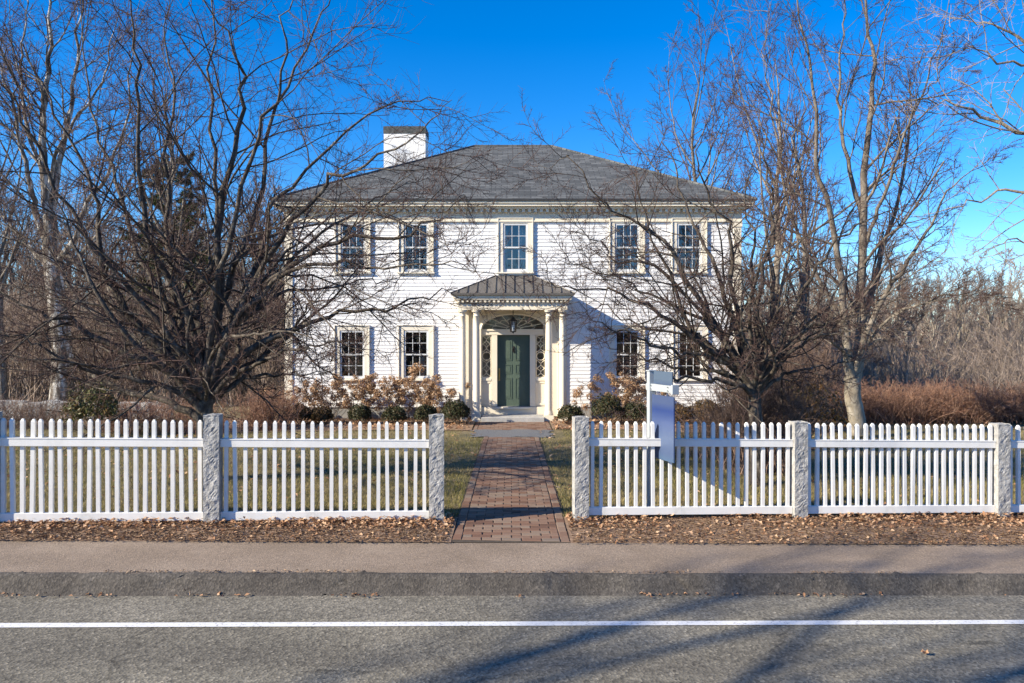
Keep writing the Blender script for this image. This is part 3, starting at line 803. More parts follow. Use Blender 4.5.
d = MB(); d.box(EX - .025, EX + .025, yD - .02, yD - .013, 1.72, 1.90); d.tube([(EX, yD - .03, 1.88), (EX - .03, yD - .035, 1.80), (EX, yD - .04, 1.73), (EX + .03, yD - .035, 1.80), (EX, yD - .03, 1.88)], .009, 6)
d.build('knocker', M['iron'], door)
# sidelights
def arcpts(cx, cz, r, a0, a1, y, n=14, rz=None): return [(cx + r * math.cos(R(a0 + (a1 - a0) * i / n)), y, cz + (rz or r) * math.sin(R(a0 + (a1 - a0) * i / n))) for i in range(n + 1)]
for sg in (-1, 1):
    cx = EX + sg * (A - SLW / 2 - .01); hw = SLW / 2 - .02; za, zb = 1.04, 2.20; zc = (za + zb) / 2
    g = MB(); g.quad((cx - SLW / 2, yE + .045, 1.02), (cx + SLW / 2, yE + .045, 1.02), (cx + SLW / 2, yE + .045, DZ1), (cx - SLW / 2, yE + .045, DZ1))
    sl = g.build('sidelight', M['glass'], H)
    t_ = MB(); y = yE + .03
    t_.tube(arcpts(cx, zc, hw, 0, 360, y, 24)[:-1], .0115, 6, True)
    for up_ in (-1, 1):
        zz = zc + up_ * hw
        for k in range(2):                # crossing arcs above and below the circle
            z1_ = zz + up_ * (k + .0) * .225; h = .225
            for s2 in (-1, 1):
                t_.tube([(cx + s2 * hw * (1 - 1.0 * math.sin(math.pi * i / 12)), y, z1_ + up_ * h * i / 12) for i in range(13)], .0095, 6)
            t_.tube([(cx, y, z1_ - .03), (cx, y, z1_ + .03)], .008, 6)
    t_.box(cx - SLW / 2, cx - hw, y - .015, y + .012, 1.02, DZ1); t_.box(cx + hw, cx + SLW / 2, y - .015, y + .012, 1.02, DZ1)
    t_.box(cx - hw, cx + hw, y - .015, y + .012, 1.02, 1.045); t_.box(cx - hw, cx + hw, y - .015, y + .012, DZ1 - .03, DZ1)
    t_.build('tracery', M['cream'], sl)
# fanlight
g = MB(); g.add([(a, yE + .05, b) for a, b in arc] , [tuple(range(n + 1))])
fl = g.build('fanlight', M['glass'], H)
t_ = MB(); y = yE + .035
for k in range(1, 8):
    a = math.pi * k / 8; c, s_ = math.cos(a), math.sin(a)
    t_.tube([(EX + .2 * c, y, ZS + .095 * s_), (EX + (A - .01) * c, y, ZS + (Bv - .005) * s_)], .010, 6)
t_.tube([(EX + .2 * math.cos(math.pi * i / 20), y, ZS + .1 * math.sin(math.pi * i / 20)) for i in range(21)], .011, 6)
for k in range(8):                        # scallops half way out
    a0, a1 = math.pi * k / 8, math.pi * (k + 1) / 8; p = []
    for i in range(9):
        f = i / 8; a = a0 + (a1 - a0) * f; r = .55 + .12 * math.sin(math.pi * f)
        p.append((EX + A * r * math.cos(a), y, ZS + Bv * r * math.sin(a)))
    t_.tube(p, .008, 6)
t_.tube([(EX + A * .97 * math.cos(math.pi * i / 30), y, ZS + Bv * .96 * math.sin(math.pi * i / 30)) for i in range(31)], .012, 6)
t_.build('tracery', M['cream'], fl)
m = MB(); m.quad((EX - .95, yB_ + 3.4, 0), (EX + .95, yB_ + 3.4, 0), (EX + .95, yB_ + 3.4, 2.9), (EX - .95, yB_ + 3.4, 2.9)); m.build('hall_wall', M['room'], H)

# ---- portico
PX_, CY = .02, WY - .66
def column(x):
    base = -.13
    m = MB(); m.box(x - .125, x + .125, CY - .125, CY + .125, base, .045); m.box(x - .115, x + .115, CY - .115, CY + .115, .0455, .075)
    pr = [(.118, .0755), (.124, .09), (.118, .108), (.104, .116), (.104, .125), (.112, .135), (.106, .150), (.098, .158)]
    for i in range(11):
        f = i / 10; pr.append((.098 - .017 * f ** 1.6, .16 + (2.71 - .16) * f))
    pr += [(.089, 2.715), (.089, 2.728), (.081, 2.734), (.081, 2.775), (.086, 2.782), (.092, 2.792), (.104, 2.812), (.108, 2.826)]
    m.lathe(x, CY, pr, 28)
    m.box(x - .115, x + .115, CY - .115, CY + .115, 2.8265, 2.862); m.box(x - .123, x + .123, CY - .123, CY + .123, 2.8625, 2.88)
    o = m.build('column', M['cream'], H)
    for p in o.data.polygons: p.use_smooth = len(p.vertices) == 4 and abs(p.normal.z) < .98 and p.area < .2 and not (max(abs(p.normal.x), abs(p.normal.y)) > .999 and p.area > .02)
for x in (-1.335, -.965, .995, 1.365): column(x)
for x in (-1.30, 1.37): 
    m = MB(); m.box(x - .10, x + .10, yF - .05, yF - .0005, -.1, 2.80); m.box(x - .115, x + .115, yF - .066, yF - .0005, 2.8005, 2.875); bevel(m.build('pilaster', M['cream'], H), .004)
m = MB(); ex0, ex1, ey0 = PX_ - 1.47, PX_ + 1.47, CY - .12
m.box(ex0, ex1, ey0, ey0 + .24, 2.8805, 3.04); m.box(ex0, ex0 + .24, ey0 + .2405, WY + .0, 2.8805, 3.04); m.box(ex1 - .24, ex1, ey0 + .2405, WY, 2.8805, 3.04)
m.box(ex0 + .2405, ex1 - .2405, ey0 + .2405, WY - .002, 2.955, 3.0)      # porch ceiling
m.box(ex0 - .02, ex1 + .02, ey0 - .02, WY - .002, 3.0405, 3.06)
m.box(ex0 + .0, ex1 - .0, ey0 + .0, WY - .002, 3.0605, 3.15)
bevel(m.build('entablature', M['cream'], H), .004)
m = MB(); x = ex0 - .02
while x < ex1 + .0: m.box(x, x + .06, ey0 - .09, ey0 - .0005, 3.08, 3.145); x += .12
y = ey0 + .06
while y < WY - .1:
    m.box(ex0 - .055, ex0 - .0005, y, y + .055, 3.085, 3.145); m.box(ex1 + .0005, ex1 + .055, y, y + .055, 3.085, 3.145); y += .105
m.build('porch_dentil_course', M['cream'], H)
m = MB(); m.box(ex0 - .11, ex1 + .11, ey0 - .115, WY - .002, 3.1505, 3.185); m.box(ex0 - .13, ex1 + .13, ey0 - .13, WY - .002, 3.1855, 3.285); m.box(ex0 - .15, ex1 + .15, ey0 - .155, WY - .002, 3.2855, 3.315)
bevel(m.build('porch_cornice', M['cream'], H), .006)
pxa, pxb, pya, pz0 = ex0 - .18, ex1 + .18, ey0 - .20, 3.32
txa, txb, pzt = PX_ - .47, PX_ + .56, 3.86
m = MB(); m.add([(pxa, pya, pz0), (pxb, pya, pz0), (pxb, WY - .005, pz0), (pxa, WY - .005, pz0), (txa, WY - .006, pzt), (txb, WY - .006, pzt),
                 (pxa, pya, pz0 - .05), (pxb, pya, pz0 - .05), (pxb, WY - .005, pz0 - .05), (pxa, WY - .005, pz0 - .05)],
                [(0, 1, 5, 4), (1, 2, 5), (3, 0, 4), (0, 6, 7, 1), (1, 7, 8, 2), (3, 9, 6, 0), (6, 9, 8, 7)])
pr_ = m.build('porch_roof', M['seam'], H)
m = MB(); k = 0
x = PX_ + .03 - .25 * 6
while x < pxb - .05:
    if x > pxa + .05:
        # where the seam meets the hip or the top
        f = 1.0
        if x < txa: f = (x - pxa) / (txa - pxa)
        if x > txb: f = (pxb - x) / (pxb - txb)
        a = np.array([x, pya, pz0]); b = np.array([x, pya + (WY - .006 - pya) * f, pz0 + (pzt - pz0) * f])
        u = np.array([0, -(pzt - pz0), WY - pya]); u = u / np.linalg.norm(u) * .032
        vs = [a + [-.009, 0, 0], a + [.009, 0, 0], b + [.009, 0, 0], b + [-.009, 0, 0]]
        m.add(vs + [v + u for v in vs], [(4, 5, 6, 7), (0, 1, 5, 4), (1, 2, 6, 5), (2, 3, 7, 6), (3, 0, 4, 7)])
    x += .25
for s_, tx in ((pxa, txa), (pxb, txb)): m.tube([(s_, pya, pz0 + .008), (tx, WY - .01, pzt + .008)], .016, 6)
m.build('seam', M['seam'], pr_)

# granite doorstep: rests on the ground
m = MB(); m.box(-.82, .87, 20.32, WY - .06, -.2, 0.0)
o = m.build('granite_step', M['step'], org=(0.02, 20.7, -.13)); bevel(o, .015, 3)
props(o, 'grey granite step below the green front door', 'doorstep')
# lantern
lx, ly = .03, WY - .42
t = thing('porch_lantern', 'dark hanging lantern in front of the fanlight', 'lantern', (lx, ly, 2.2))
m = MB(); m.tube([(lx, ly, 2.955), (lx, ly, 2.72)], .006, 6); m.lathe(lx, ly, [(.03, 2.93), (.035, 2.955)], 12)
for k in range(5): m.tube([(lx + .012 * math.cos(a), ly, 2.74 + k * .04 + .016 * math.sin(a)) for a in np.linspace(0, 2 * math.pi, 9)[:-1]], .004, 5, True)
m.build('chain', M['iron'], t)
m = MB(); m.lathe(lx, ly, [(.012, 2.72), (.03, 2.70), (.05, 2.66), (.115, 2.60), (.115, 2.585)], 6)
m.lathe(lx, ly, [(.075, 2.285), (.085, 2.30), (.085, 2.315)], 6)
for k in range(6):
    a = math.pi * k / 3; m.tube([(lx + .105 * math.cos(a), ly + .105 * math.sin(a), 2.59), (lx + .078 * math.cos(a), ly + .078 * math.sin(a), 2.31)], .007, 5)
m.lathe(lx, ly, [(.01, 2.25), (.02, 2.27), (.03, 2.284)], 8)
m.build('frame', M['iron'], t)
m = MB(); n6 = 6
vs = [(lx + r * math.cos(math.pi * k / 3), ly + r * math.sin(math.pi * k / 3), z) for r, z in ((.074, 2.316), (.10, 2.584)) for k in range(6)]
m.add(vs, [(k, (k + 1) % 6, 6 + (k + 1) % 6, 6 + k) for k in range(6)]); m.build('glazing', M['glass'], t)
m = MB()
for k in range(3): a = k * 2.1; m.lathe(lx + .025 * math.cos(a), ly + .025 * math.sin(a), [(.009, 2.316), (.009, 2.42), (.002, 2.44)], 8)
m.build('candle', M['white'], t)
# ------------------------------------------------------------------ bare trees
def nrm(a): return a / (np.linalg.norm(a, axis=-1, keepdims=True) + 1e-12)
def grow(p0, d0, L, r0, n, wob, up, g, tip=.3):
    N = len(p0); pts = np.zeros((N, n, 3)); pts[:, 0] = p0; d = nrm(d0); st = (L / (n - 1))[:, None]
    for i in range(1, n):
        d = nrm(d + g.normal(0, wob, (N, 3)) + np.array([0, 0, up])); pts[:, i] = pts[:, i - 1] + d * st
    return pts, r0[:, None] * np.linspace(1, tip, n)[None]
def spawn(B, per, t0, t1, ang, aj, lf, g, n=5, wob=.12, up=.04, rf=.62, rmin=.0025, lmin=.06, tip=.4, taper=.5, rmax=9, lmax=99):
    pts, rad = B; N, m, _ = pts.shape
    t = (t0 + (t1 - t0) * (np.arange(per)[None] + g.random((N, per))) / per).ravel(); idx = np.repeat(np.arange(N), per)
    f = t * (m - 1); i = np.minimum(f.astype(int), m - 2); fr = (f - i)[:, None]
    p = pts[idx, i] * (1 - fr) + pts[idx, i + 1] * fr; T = nrm(pts[idx, i + 1] - pts[idx, i])
    r = rad[idx, i] * (1 - fr[:, 0]) + rad[idx, i + 1] * fr[:, 0]
    Lp = np.linalg.norm(np.diff(pts, axis=1), axis=2).sum(1)[idx]
    q = g.normal(size=p.shape); q = nrm(q - (q * T).sum(1)[:, None] * T)
    a = (R(ang) + R(aj) * g.normal(size=len(p)))[:, None]
    d = np.cos(a) * T + np.sin(a) * q
    L = np.clip(Lp * lf * (1 - taper * t) * g.uniform(.55, 1.25, len(p)), lmin, lmax)
    return grow(p, d, L, np.clip(r * rf * g.uniform(.7, 1, len(r)), rmin, rmax), n, wob, up, g, tip)
def tubes(B, sides):
    pts, rad = B; N, m, _ = pts.shape
    T = np.gradient(pts, axis=1); T = nrm(T)
    ref = np.where(np.abs(T.mean(1))[:, 2:3] > .8, np.array([[1., 0, 0]]), np.array([[0, 0, 1.]]))[:, None, :]
    U = nrm(np.cross(T, ref)); W = np.cross(T, U)
    a = 2 * np.pi * np.arange(sides) / sides
    V = pts[:, :, None] + rad[:, :, None, None] * (np.cos(a)[None, None, :, None] * U[:, :, None] + np.sin(a)[None, None, :, None] * W[:, :, None])
    base = (np.arange(N) * m * sides)[:, None, None] + (np.arange(m - 1) * sides)[None, :, None] + np.arange(sides)[None, None]
    nx = base - np.arange(sides) + (np.arange(sides) + 1) % sides
    Fq = np.stack([base, nx, nx + sides, base + sides], -1).reshape(-1, 4)
    return V.reshape(-1, 3), Fq
def join(parts):
    V, Fc, b = [], [], 0
    for v, f in parts: V.append(v); Fc.append(f + b); b += len(v)
    return np.concatenate(V), [np.concatenate(Fc)]
def spline(P, n):
    P = np.array(P, float); m = len(P)
    if m == 2: return P[0] + (P[1] - P[0]) * np.linspace(0, 1, n)[:, None]
    Q = np.vstack([2 * P[0] - P[1], P, 2 * P[-1] - P[-2]])
    out = []
    for s in np.linspace(0, m - 1 - 1e-6, n):
        i = int(s); t = s - i; a, b, c, d = Q[i:i + 4]
        out.append(.5 * (2 * b + (c - a) * t + (2 * a - 5 * b + 4 * c - d) * t * t + (3 * b - a - 3 * c + d) * t ** 3))
    return np.array(out)
def limb(pl, r0, Y0, Y1, g, n=24, tip=.07, wob=.075):
    """a limb surveyed along its course, receding or approaching from distance Y0 to Y1"""
    m = len(pl); P = [px(x, y, Y0 + (Y1 - Y0) * (i / (m - 1)) ** 1.1) for i, (x, y) in enumerate(pl)]
    q = spline(P, n); q[1:] += g.normal(0, wob, (n - 1, 3)) * np.linspace(.3, 1, n - 1)[:, None]
    return q, .82 * r0 * np.linspace(1, tip ** .7, n) ** 1.4
def finish_tree(name, label, cat, base, limbs, extra, spec, bark, twig, g, group=None, trunk_sides=10):
    t = thing(name, label, cat, base, group)
    Ls = [l for l in limbs]
    B = (np.stack([l[0] for l in Ls]), np.stack([l[1] for l in Ls]))
    if extra is not None:
        B = (np.concatenate([B[0], extra[0]]), np.concatenate([B[1], extra[1]]))
    lev = [(B[0][1:], B[1][1:])]; parts = []
    for k, s in enumerate(spec):
        src = lev[k]
        c = spawn(src, g=g, **s); lev.append(c)
        parts.append(tubes(c, 5 if k == 0 else (4 if k == 1 else 3)))
    if len(parts) > 1:
        V, Fc = join([tubes(B, trunk_sides), parts[0]]); raw('trunk', V, Fc, bark, t, smooth=True)
        V, Fc = join(parts[1:]); raw('crown', V, Fc, twig, t)
    return t

# --- spreading tree, left front
g = np.random.default_rng(3)
bx, by = -4.42, 10.9
bz = float(G(bx, by))
def lb(pl, r, Y1, n=24, Y0=10.9, tip=.07): return limb(pl, r, Y0, Y1, g, n, tip, .006 if tip > .3 else .05)
root = px(206, 480, 10.9); 
L1 = [
 lb([(204, 490), (207, 455), (205, 425), (206, 398)], .17, 10.9, tip=.75),
 lb([(206, 415), (192, 398), (164, 366), (117, 349), (76, 326), (44, 311), (0, 298), (-60, 280)], 0.109, 9.9),
 lb([(205, 420), (164, 400), (108, 385), (70, 364), (29, 362), (-30, 352)], 0.077, 11.8),
 lb([(206, 405), (204, 376), (202, 329), (199, 297), (217, 253), (215, 193), (208, 120), (212, 40), (205, -40)], 0.109, 11.2),
 lb([(206, 400), (222, 300), (217, 225), (234, 152), (243, 88), (240, 58), (211, 18), (200, -30)], 0.077, 10.2),
 lb([(205, 405), (176, 365), (144, 332), (111, 285), (100, 253), (94, 200), (76, 150), (44, 95), (10, 60)], 0.096, 10.3),
 lb([(206, 405), (217, 350), (258, 296), (293, 262), (340, 240), (400, 236), (440, 215), (462, 190)], 0.090, 10.2),
 lb([(206, 405), (235, 360), (275, 337), (307, 324), (343, 311), (392, 308), (425, 296), (455, 287)], 0.077, 10.8),
 lb([(207, 410), (223, 390), (249, 378), (281, 376), (310, 372), (335, 360)], 0.058, 12.2),
 lb([(206, 405), (225, 340), (250, 285), (268, 235), (270, 205), (298, 180), (353, 125), (400, 105), (450, 98)], 0.083, 11.6),
 lb([(206, 402), (215, 330), (240, 255), (262, 190), (272, 120), (300, 60), (330, 5), (345, -40)], 0.077, 12.0),
 lb([(206, 405), (185, 340), (172, 270), (168, 190), (173, 110), (168, 40), (160, -40)], 0.077, 12.2),
 lb([(206, 403), (180, 330), (140, 260), (120, 190), (95, 120), (85, 50), (80, -30)], 0.070, 12.6),
 lb([(206, 405), (170, 350), (120, 310), (70, 262), (20, 235), (-30, 190)], 0.070, 12.4),
 lb([(206, 405), (235, 320), (290, 225), (330, 180), (370, 160), (420, 130), (455, 100)], 0.064, 9.6),
 lb([(206, 405), (230, 330), (285, 275), (340, 262), (395, 270), (440, 262), (480, 270)], 0.058, 9.7),
 lb([(206, 403), (212, 320), (228, 240), (255, 150), (280, 80), (285, 20), (300, -40)], 0.064, 9.4),
 lb([(206, 403), (190, 320), (150, 240), (135, 160), (140, 80), (130, 10), (125, -50)], 0.070, 9.5),
 lb([(206, 403), (165, 330), (90, 240), (40, 160), (15, 90), (-10, 20)], 0.064, 9.2),
 lb([(206, 405), (150, 382), (90, 372), (30, 340), (-20, 332)], 0.058, 9.4),
 lb([(206, 402), (160, 345), (100, 320), (50, 262), (0, 232), (-40, 225)], 0.064, 12.2),
 lb([(206, 402), (240, 372), (290, 352), (330, 345), (372, 350)], 0.051, 9.6),
 lb([(206, 402), (222, 340), (270, 300), (320, 290), (372, 282), (410, 290)], 0.058, 11.8),
 lb([(206, 402), (235, 330), (300, 250), (350, 215), (395, 190), (430, 170)], 0.058, 12.4),
 lb([(206, 402), (170, 360), (130, 345), (85, 330), (40, 335)], 0.045, 11.0),
]
ex = grow(np.repeat([px(206, 402, 10.9)], 10, 0), nrm(np.stack([g.normal(0, .5, 10), g.choice([-1, 1], 10) * g.uniform(.3, .9, 10), g.uniform(.5, 1.3, 10)], 1)), g.uniform(2.4, 4.0, 10), g.uniform(.03, .05, 10), 24, .14, .02, g, .1)
specA = [dict(per=10, t0=.2, t1=.98, ang=50, aj=16, lf=.44, n=8, wob=.14, up=.02, rf=.55, rmin=.006, lmax=2.4),
         dict(per=9, t0=.15, t1=1, ang=48, aj=16, lf=.52, n=6, wob=.13, up=.02, rf=.6, rmin=.0042, lmax=1.2),
         dict(per=11, t0=.1, t1=1, ang=48, aj=14, lf=.48, n=4, wob=.10, up=.05, rf=.6, rmin=.0028, lmin=.05, lmax=.5)]
finish_tree('spreading_tree', 'low spreading bare tree of many crooked limbs behind the left fence', 'tree', (bx, by, bz), L1, ex, specA, M['darkbark'], M['redtwig'], g)

# --- spreading tree, right front
g = np.random.default_rng(5)
Y0 = 11.3
def lc(pl, r, Y1, n=24, tip=.07): return limb(pl, r, Y0, Y1, g, n, tip, .006 if tip > .3 else .05)
L2 = [
 lc([(757, 486), (757, 455), (756, 425), (754, 392)], .145, 11.3, tip=.75),
 lc([(755, 398), (741, 367), (722, 354), (732, 329), (746, 299), (752, 255), (745, 205), (752, 150)], 0.086, 11.0),
 lc([(755, 400), (733, 383), (691, 379), (660, 384), (625, 375)], 0.057, 10.4),
 lc([(745, 372), (722, 360), (700, 345), (682, 312), (670, 270), (650, 235), (640, 195), (635, 150)], 0.063, 10.6),
 lc([(742, 370), (715, 352), (690, 335), (655, 310), (630, 298), (600, 290), (560, 284), (535, 270)], 0.057, 9.9),
 lc([(742, 370), (705, 355), (670, 350), (630, 335), (600, 322), (575, 300)], 0.048, 10.3),
 lc([(750, 378), (700, 300), (665, 245), (640, 225), (605, 205), (575, 165), (560, 152)], 0.057, 11.4),
 lc([(755, 390), (735, 330), (715, 265), (690, 215), (670, 160), (660, 120)], 0.063, 12.2),
 lc([(755, 390), (765, 340), (775, 290), (770, 230), (790, 175), (800, 130)], 0.069, 12.0),
 lc([(756, 395), (770, 365), (800, 335), (835, 320), (870, 310), (910, 296)], 0.057, 10.6),
 lc([(756, 392), (775, 350), (805, 290), (835, 240), (880, 215), (925, 200)], 0.057, 10.4),
 lc([(756, 392), (780, 355), (815, 320), (860, 270), (890, 250)], 0.052, 12.4),
 lc([(754, 385), (735, 300), (728, 225), (700, 170), (705, 110)], 0.057, 10.3),
 lc([(756, 385), (758, 300), (772, 220), (765, 160), (775, 100)], 0.057, 10.4),
 lc([(755, 385), (720, 335), (660, 270), (620, 260), (590, 240), (560, 232)], 0.052, 12.0),
 lc([(755, 395), (720, 372), (670, 368), (620, 350), (590, 345)], 0.046, 12.0),
 lc([(755, 395), (790, 372), (830, 365), (885, 345)], 0.046, 11.6),
 lc([(750, 382), (712, 330), (662, 300), (610, 275), (555, 258)], 0.048, 10.8),
 lc([(757, 392), (800, 345), (850, 330), (905, 330)], 0.046, 10.0),
 lc([(755, 390), (700, 340), (650, 330), (605, 310), (570, 312)], 0.040, 11.6),
]
ex = grow(np.repeat([px(755, 390, 11.3)], 8, 0), nrm(np.stack([g.normal(0, .5, 8), g.choice([-1, 1], 8) * g.uniform(.3, .9, 8), g.uniform(.5, 1.2, 8)], 1)), g.uniform(1.8, 3.0, 8), g.uniform(.028, .045, 8), 24, .14, .02, g, .1)
specB = [dict(per=9, t0=.2, t1=.98, ang=50, aj=16, lf=.42, n=8, wob=.14, up=.02, rf=.55, rmin=.006, lmax=1.8),
         dict(per=9, t0=.15, t1=1, ang=48, aj=16, lf=.52, n=6, wob=.13, up=.02, rf=.6, rmin=.004, lmax=1.0),
         dict(per=10, t0=.1, t1=1, ang=48, aj=14, lf=.48, n=4, wob=.10, up=.05, rf=.6, rmin=.0027, lmin=.05, lmax=.45)]
finish_tree('spreading_tree', 'smaller spreading bare tree rising from brush behind the right fence, before the house', 'tree', (3.64, 11.3, float(G(3.64, 11.3))), L2, ex, specB, M['darkbark'], M['redtwig'], g)

# --- pale trunked tree right
g = np.random.default_rng(8)
Y0 = 17.0
L3 = [
 lc([(858, 434), (857, 420), (853, 398), (852, 377)], .225, 17.0, tip=.9),
 lc([(852, 385), (858, 365), (861, 305), (863, 200), (869, 124), (873, 54), (865, 8), (868, -60)], .18, 17.0),
 lc([(852, 385), (849, 365), (845, 323), (842, 270), (828, 207), (818, 150), (812, 80), (800, 20), (795, -50)], .145, 16.2),
 lc([(854, 382), (865, 340), (895, 281), (926, 235), (950, 190), (985, 160)], .10, 15.4),
 lc([(853, 382), (846, 355), (825, 335), (800, 325), (770, 300)], .06, 16.0),
 lc([(861, 330), (880, 262), (900, 190), (915, 110), (940, 40), (955, -30)], .08, 18.5),
 lc([(845, 330), (820, 280), (790, 215), (775, 130), (765, 60), (770, 0)], .07, 18.4),
 lc([(863, 250), (885, 190), (905, 130), (930, 85), (960, 60)], .06, 15.2),
 lc([(862, 350), (890, 318), (930, 300), (975, 290), (1010, 300)], .05, 15.0),
 lc([(862, 220), (845, 150), (838, 80), (845, 10), (840, -40)], .07, 17.6),
 lc([(858, 360), (880, 335), (905, 320), (935, 325)], .04, 18.8),
]
specC = [dict(per=14, t0=.2, t1=.98, ang=40, aj=12, lf=.36, n=7, wob=.11, up=.05, rf=.5, rmin=.008, lmax=3.0),
         dict(per=10, t0=.15, t1=1, ang=44, aj=12, lf=.5, n=5, wob=.10, up=.04, rf=.6, rmin=.006, lmax=1.4),
         dict(per=9, t0=.1, t1=1, ang=44, aj=12, lf=.48, n=4, wob=.10, up=.03, rf=.6, rmin=.004, lmin=.08, lmax=.7)]
finish_tree('tall_tree', 'tall bare tree with a smooth pale tan trunk dividing into upright stems, right', 'tree', (7.73, 17, float(G(7.73, 17))), L3, None, specC, M['tanbark'], M['redtwig'], g)

# --- big old tree left, mottled bark
g = np.random.default_rng(9)
Y0 = 23.5
L4 = [
 lc([(60, 430), (61, 400), (63, 360), (58, 310), (52, 262), (49, 215)], .46, 23.5, tip=.55),
 lc([(50, 225), (44, 170), (42, 120), (48, 60), (52, 0), (56, -70)], 0.204, 23.3),
 lc([(50, 225), (58, 170), (70, 110), (78, 50), (84, -10), (82, -80)], 0.144, 24.8),
 lc([(52, 255), (36, 215), (33, 190), (20, 140), (10, 90), (-6, 40), (-14, -30)], 0.144, 22.2),
 lc([(54, 265), (75, 240), (85, 205), (110, 170), (125, 120), (130, 60), (140, 0)], 0.120, 22.0),
 lc([(55, 275), (90, 245), (120, 200), (140, 160), (160, 130), (175, 80)], 0.102, 25.2),
 lc([(50, 270), (20, 235), (-10, 200), (-50, 160)], 0.096, 24.8),
 lc([(48, 190), (62, 140), (95, 95), (112, 40), (120, -20)], 0.084, 22.0),
 lc([(45, 180), (25, 120), (22, 60), (28, 0), (20, -50)], 0.084, 24.8),
]
finish_tree('old_tree', 'old tall tree at far left with thick trunk and patchy white bark', 'tree', (-13.98, 23.5, -.15), L4, None, specC, M['mottledbark'], M['redtwig'], g)

# --- tree out of frame on the right whose pale boughs reach in
g = np.random.default_rng(21)
Y0 = 12.5
L5 = [
 lc([(1180, 480), (1178, 400), (1170, 320), (1160, 250)], .26, 12.5, tip=.7),
 lc([(1165, 280), (1120, 200), (1060, 150), (1024, 132), (980, 115), (945, 100), (915, 92)], .085, 12.0),
 lc([(1162, 260), (1110, 220), (1060, 205), (1010, 190), (965, 205), (920, 215)], .07, 13.2),
 lc([(1160, 255), (1130, 150), (1080, 80), (1030, 45), (990, 25), (950, 15)], .085, 12.8),
 lc([(1160, 255), (1110, 120), (1060, 70), (1010, 65), (975, 50), (930, 62)], .06, 11.6),
 lc([(1165, 300), (1100, 270), (1050, 252), (1005, 240), (985, 262)], .05, 12.0),
 lc([(1160, 260), (1170, 150), (1180, 50), (1190, -60)], .14, 12.5),
 lc([(1160, 250), (1220, 160), (1280, 90), (1330, 30)], .09, 12.5),
 lc([(1164, 300), (1230, 240), (1290, 210), (1350, 180)], .08, 13.5),
 lc([(1160, 250), (1100, 90), (1040, -10), (1000, -60)], .08, 13.2),
]
finish_tree('roadside_tree', 'bare tree out of sight beyond the right edge, pale boughs reaching into the sky', 'tree', (10.95, 12.5, -.3), L5, None,
            [dict(per=8, t0=.25, t1=.98, ang=40, aj=12, lf=.36, n=7, wob=.13, up=.03, rf=.5, rmin=.007, lmax=1.9),
             dict(per=7, t0=.15, t1=1, ang=44, aj=12, lf=.46, n=5, wob=.15, up=.03, rf=.6, rmin=.0045, lmax=1.0),
             dict(per=6, t0=.1, t1=1, ang=46, aj=14, lf=.45, n=4, wob=.17, up=.03, rf=.6, rmin=.003, lmin=.06, lmax=.5)], M['palebark'], M['palewig'], g)

# --- generic bare trees, for the wood behind
def generic(name, label, base, h, spread, seed, bark, twig, leaders=5, group=None, clear=.2, dens=(7, 6, 5), r=None, cat='tree', up=.10, rmin=.008):
    g = np.random.default_rng(seed); base = np.array(base, float); r = r or h * .016
    n = 12; lean = g.normal(0, .03, 2)
    tr = base + np.stack([lean[0] * np.linspace(0, h, n) + g.normal(0, .012 * h, n) * np.linspace(0, 1, n), lean[1] * np.linspace(0, h, n) + g.normal(0, .012 * h, n) * np.linspace(0, 1, n), np.linspace(-.1, h * .85, n)], 1)
    T = (tr[None], (r * np.linspace(1, .06, n))[None])
    L = spawn(T, leaders, clear, .8, 32, 8, .62, g, n=n, wob=.05, up=up, rf=.62, rmin=.02, tip=.08, taper=.45)
    # widen by spread
    L = (L[0][:, :1] + (L[0] - L[0][:, :1]) * np.array([spread, spread, 1.0]), L[1])
    B = (np.concatenate([T[0], L[0]]), np.concatenate([T[1], L[1]]))
    t = thing(name, label, cat, base, group)
    V, Fc = tubes(B, 7); raw('trunk', V, [Fc], bark, t, smooth=True)
    c1 = spawn(B, dens[0], .25, .98, 38, 12, .34, g, n=6, wob=.10, up=.06, rf=.5, rmin=rmin * 1.6)
    c2 = spawn(c1, dens[1], .15, 1, 42, 12, .5, g, n=4, wob=.08, up=.05, rf=.6, rmin=rmin * 1.15)
    c3 = spawn(c2, dens[2], .1, 1, 40, 12, .55, g, n=3, wob=.07, up=.04, rf=.6, rmin=rmin * .8)
    V, Fc = join([tubes(c1, 4), tubes(c2, 3), tubes(c3, 3)]); raw('crown', V, Fc, twig, t)
    return t
def place(x, Y): return ((x - 512) * Y / F, Y, float(G((x - 512) * Y / F, Y)))
generic('slender_tree', 'slender upright bare tree behind the left spreading tree', place(171, 27), 13.5, .8, 31, M['bark'], M['redtwig'], 8, clear=.3)
generic('slender_tree', 'tall bare tree rising just past the right rear corner of the house roof', place(690, 36), 18.5, 1.75, 33, M['bark'], M['redtwig'], 14, clear=.22, r=.2, dens=(9, 8, 6))
generic('slender_tree', 'bare tree with upright stems behind the right end of the house', place(775, 30), 15.5, .8, 34, M['palebark'], M['redtwig'], 9, clear=.2, r=.2)
generic('slender_tree', 'thin bare tree between the right house corner and the pale trunk', place(812, 25), 12.8, .8, 35, M['bark'], M['redtwig'], 8, clear=.2, r=.15)
generic('slender_tree', 'leaning bare tree at far left edge behind the old tree', place(4, 24), 12, .9, 36, M['bark'], M['redtwig'], 8, clear=.25, r=.16)
generic('slender_tree', 'bare tree close to the left wall of the house', place(250, 30), 9.5, .9, 37, M['bark'], M['redtwig'], 8, clear=.2, r=.15)

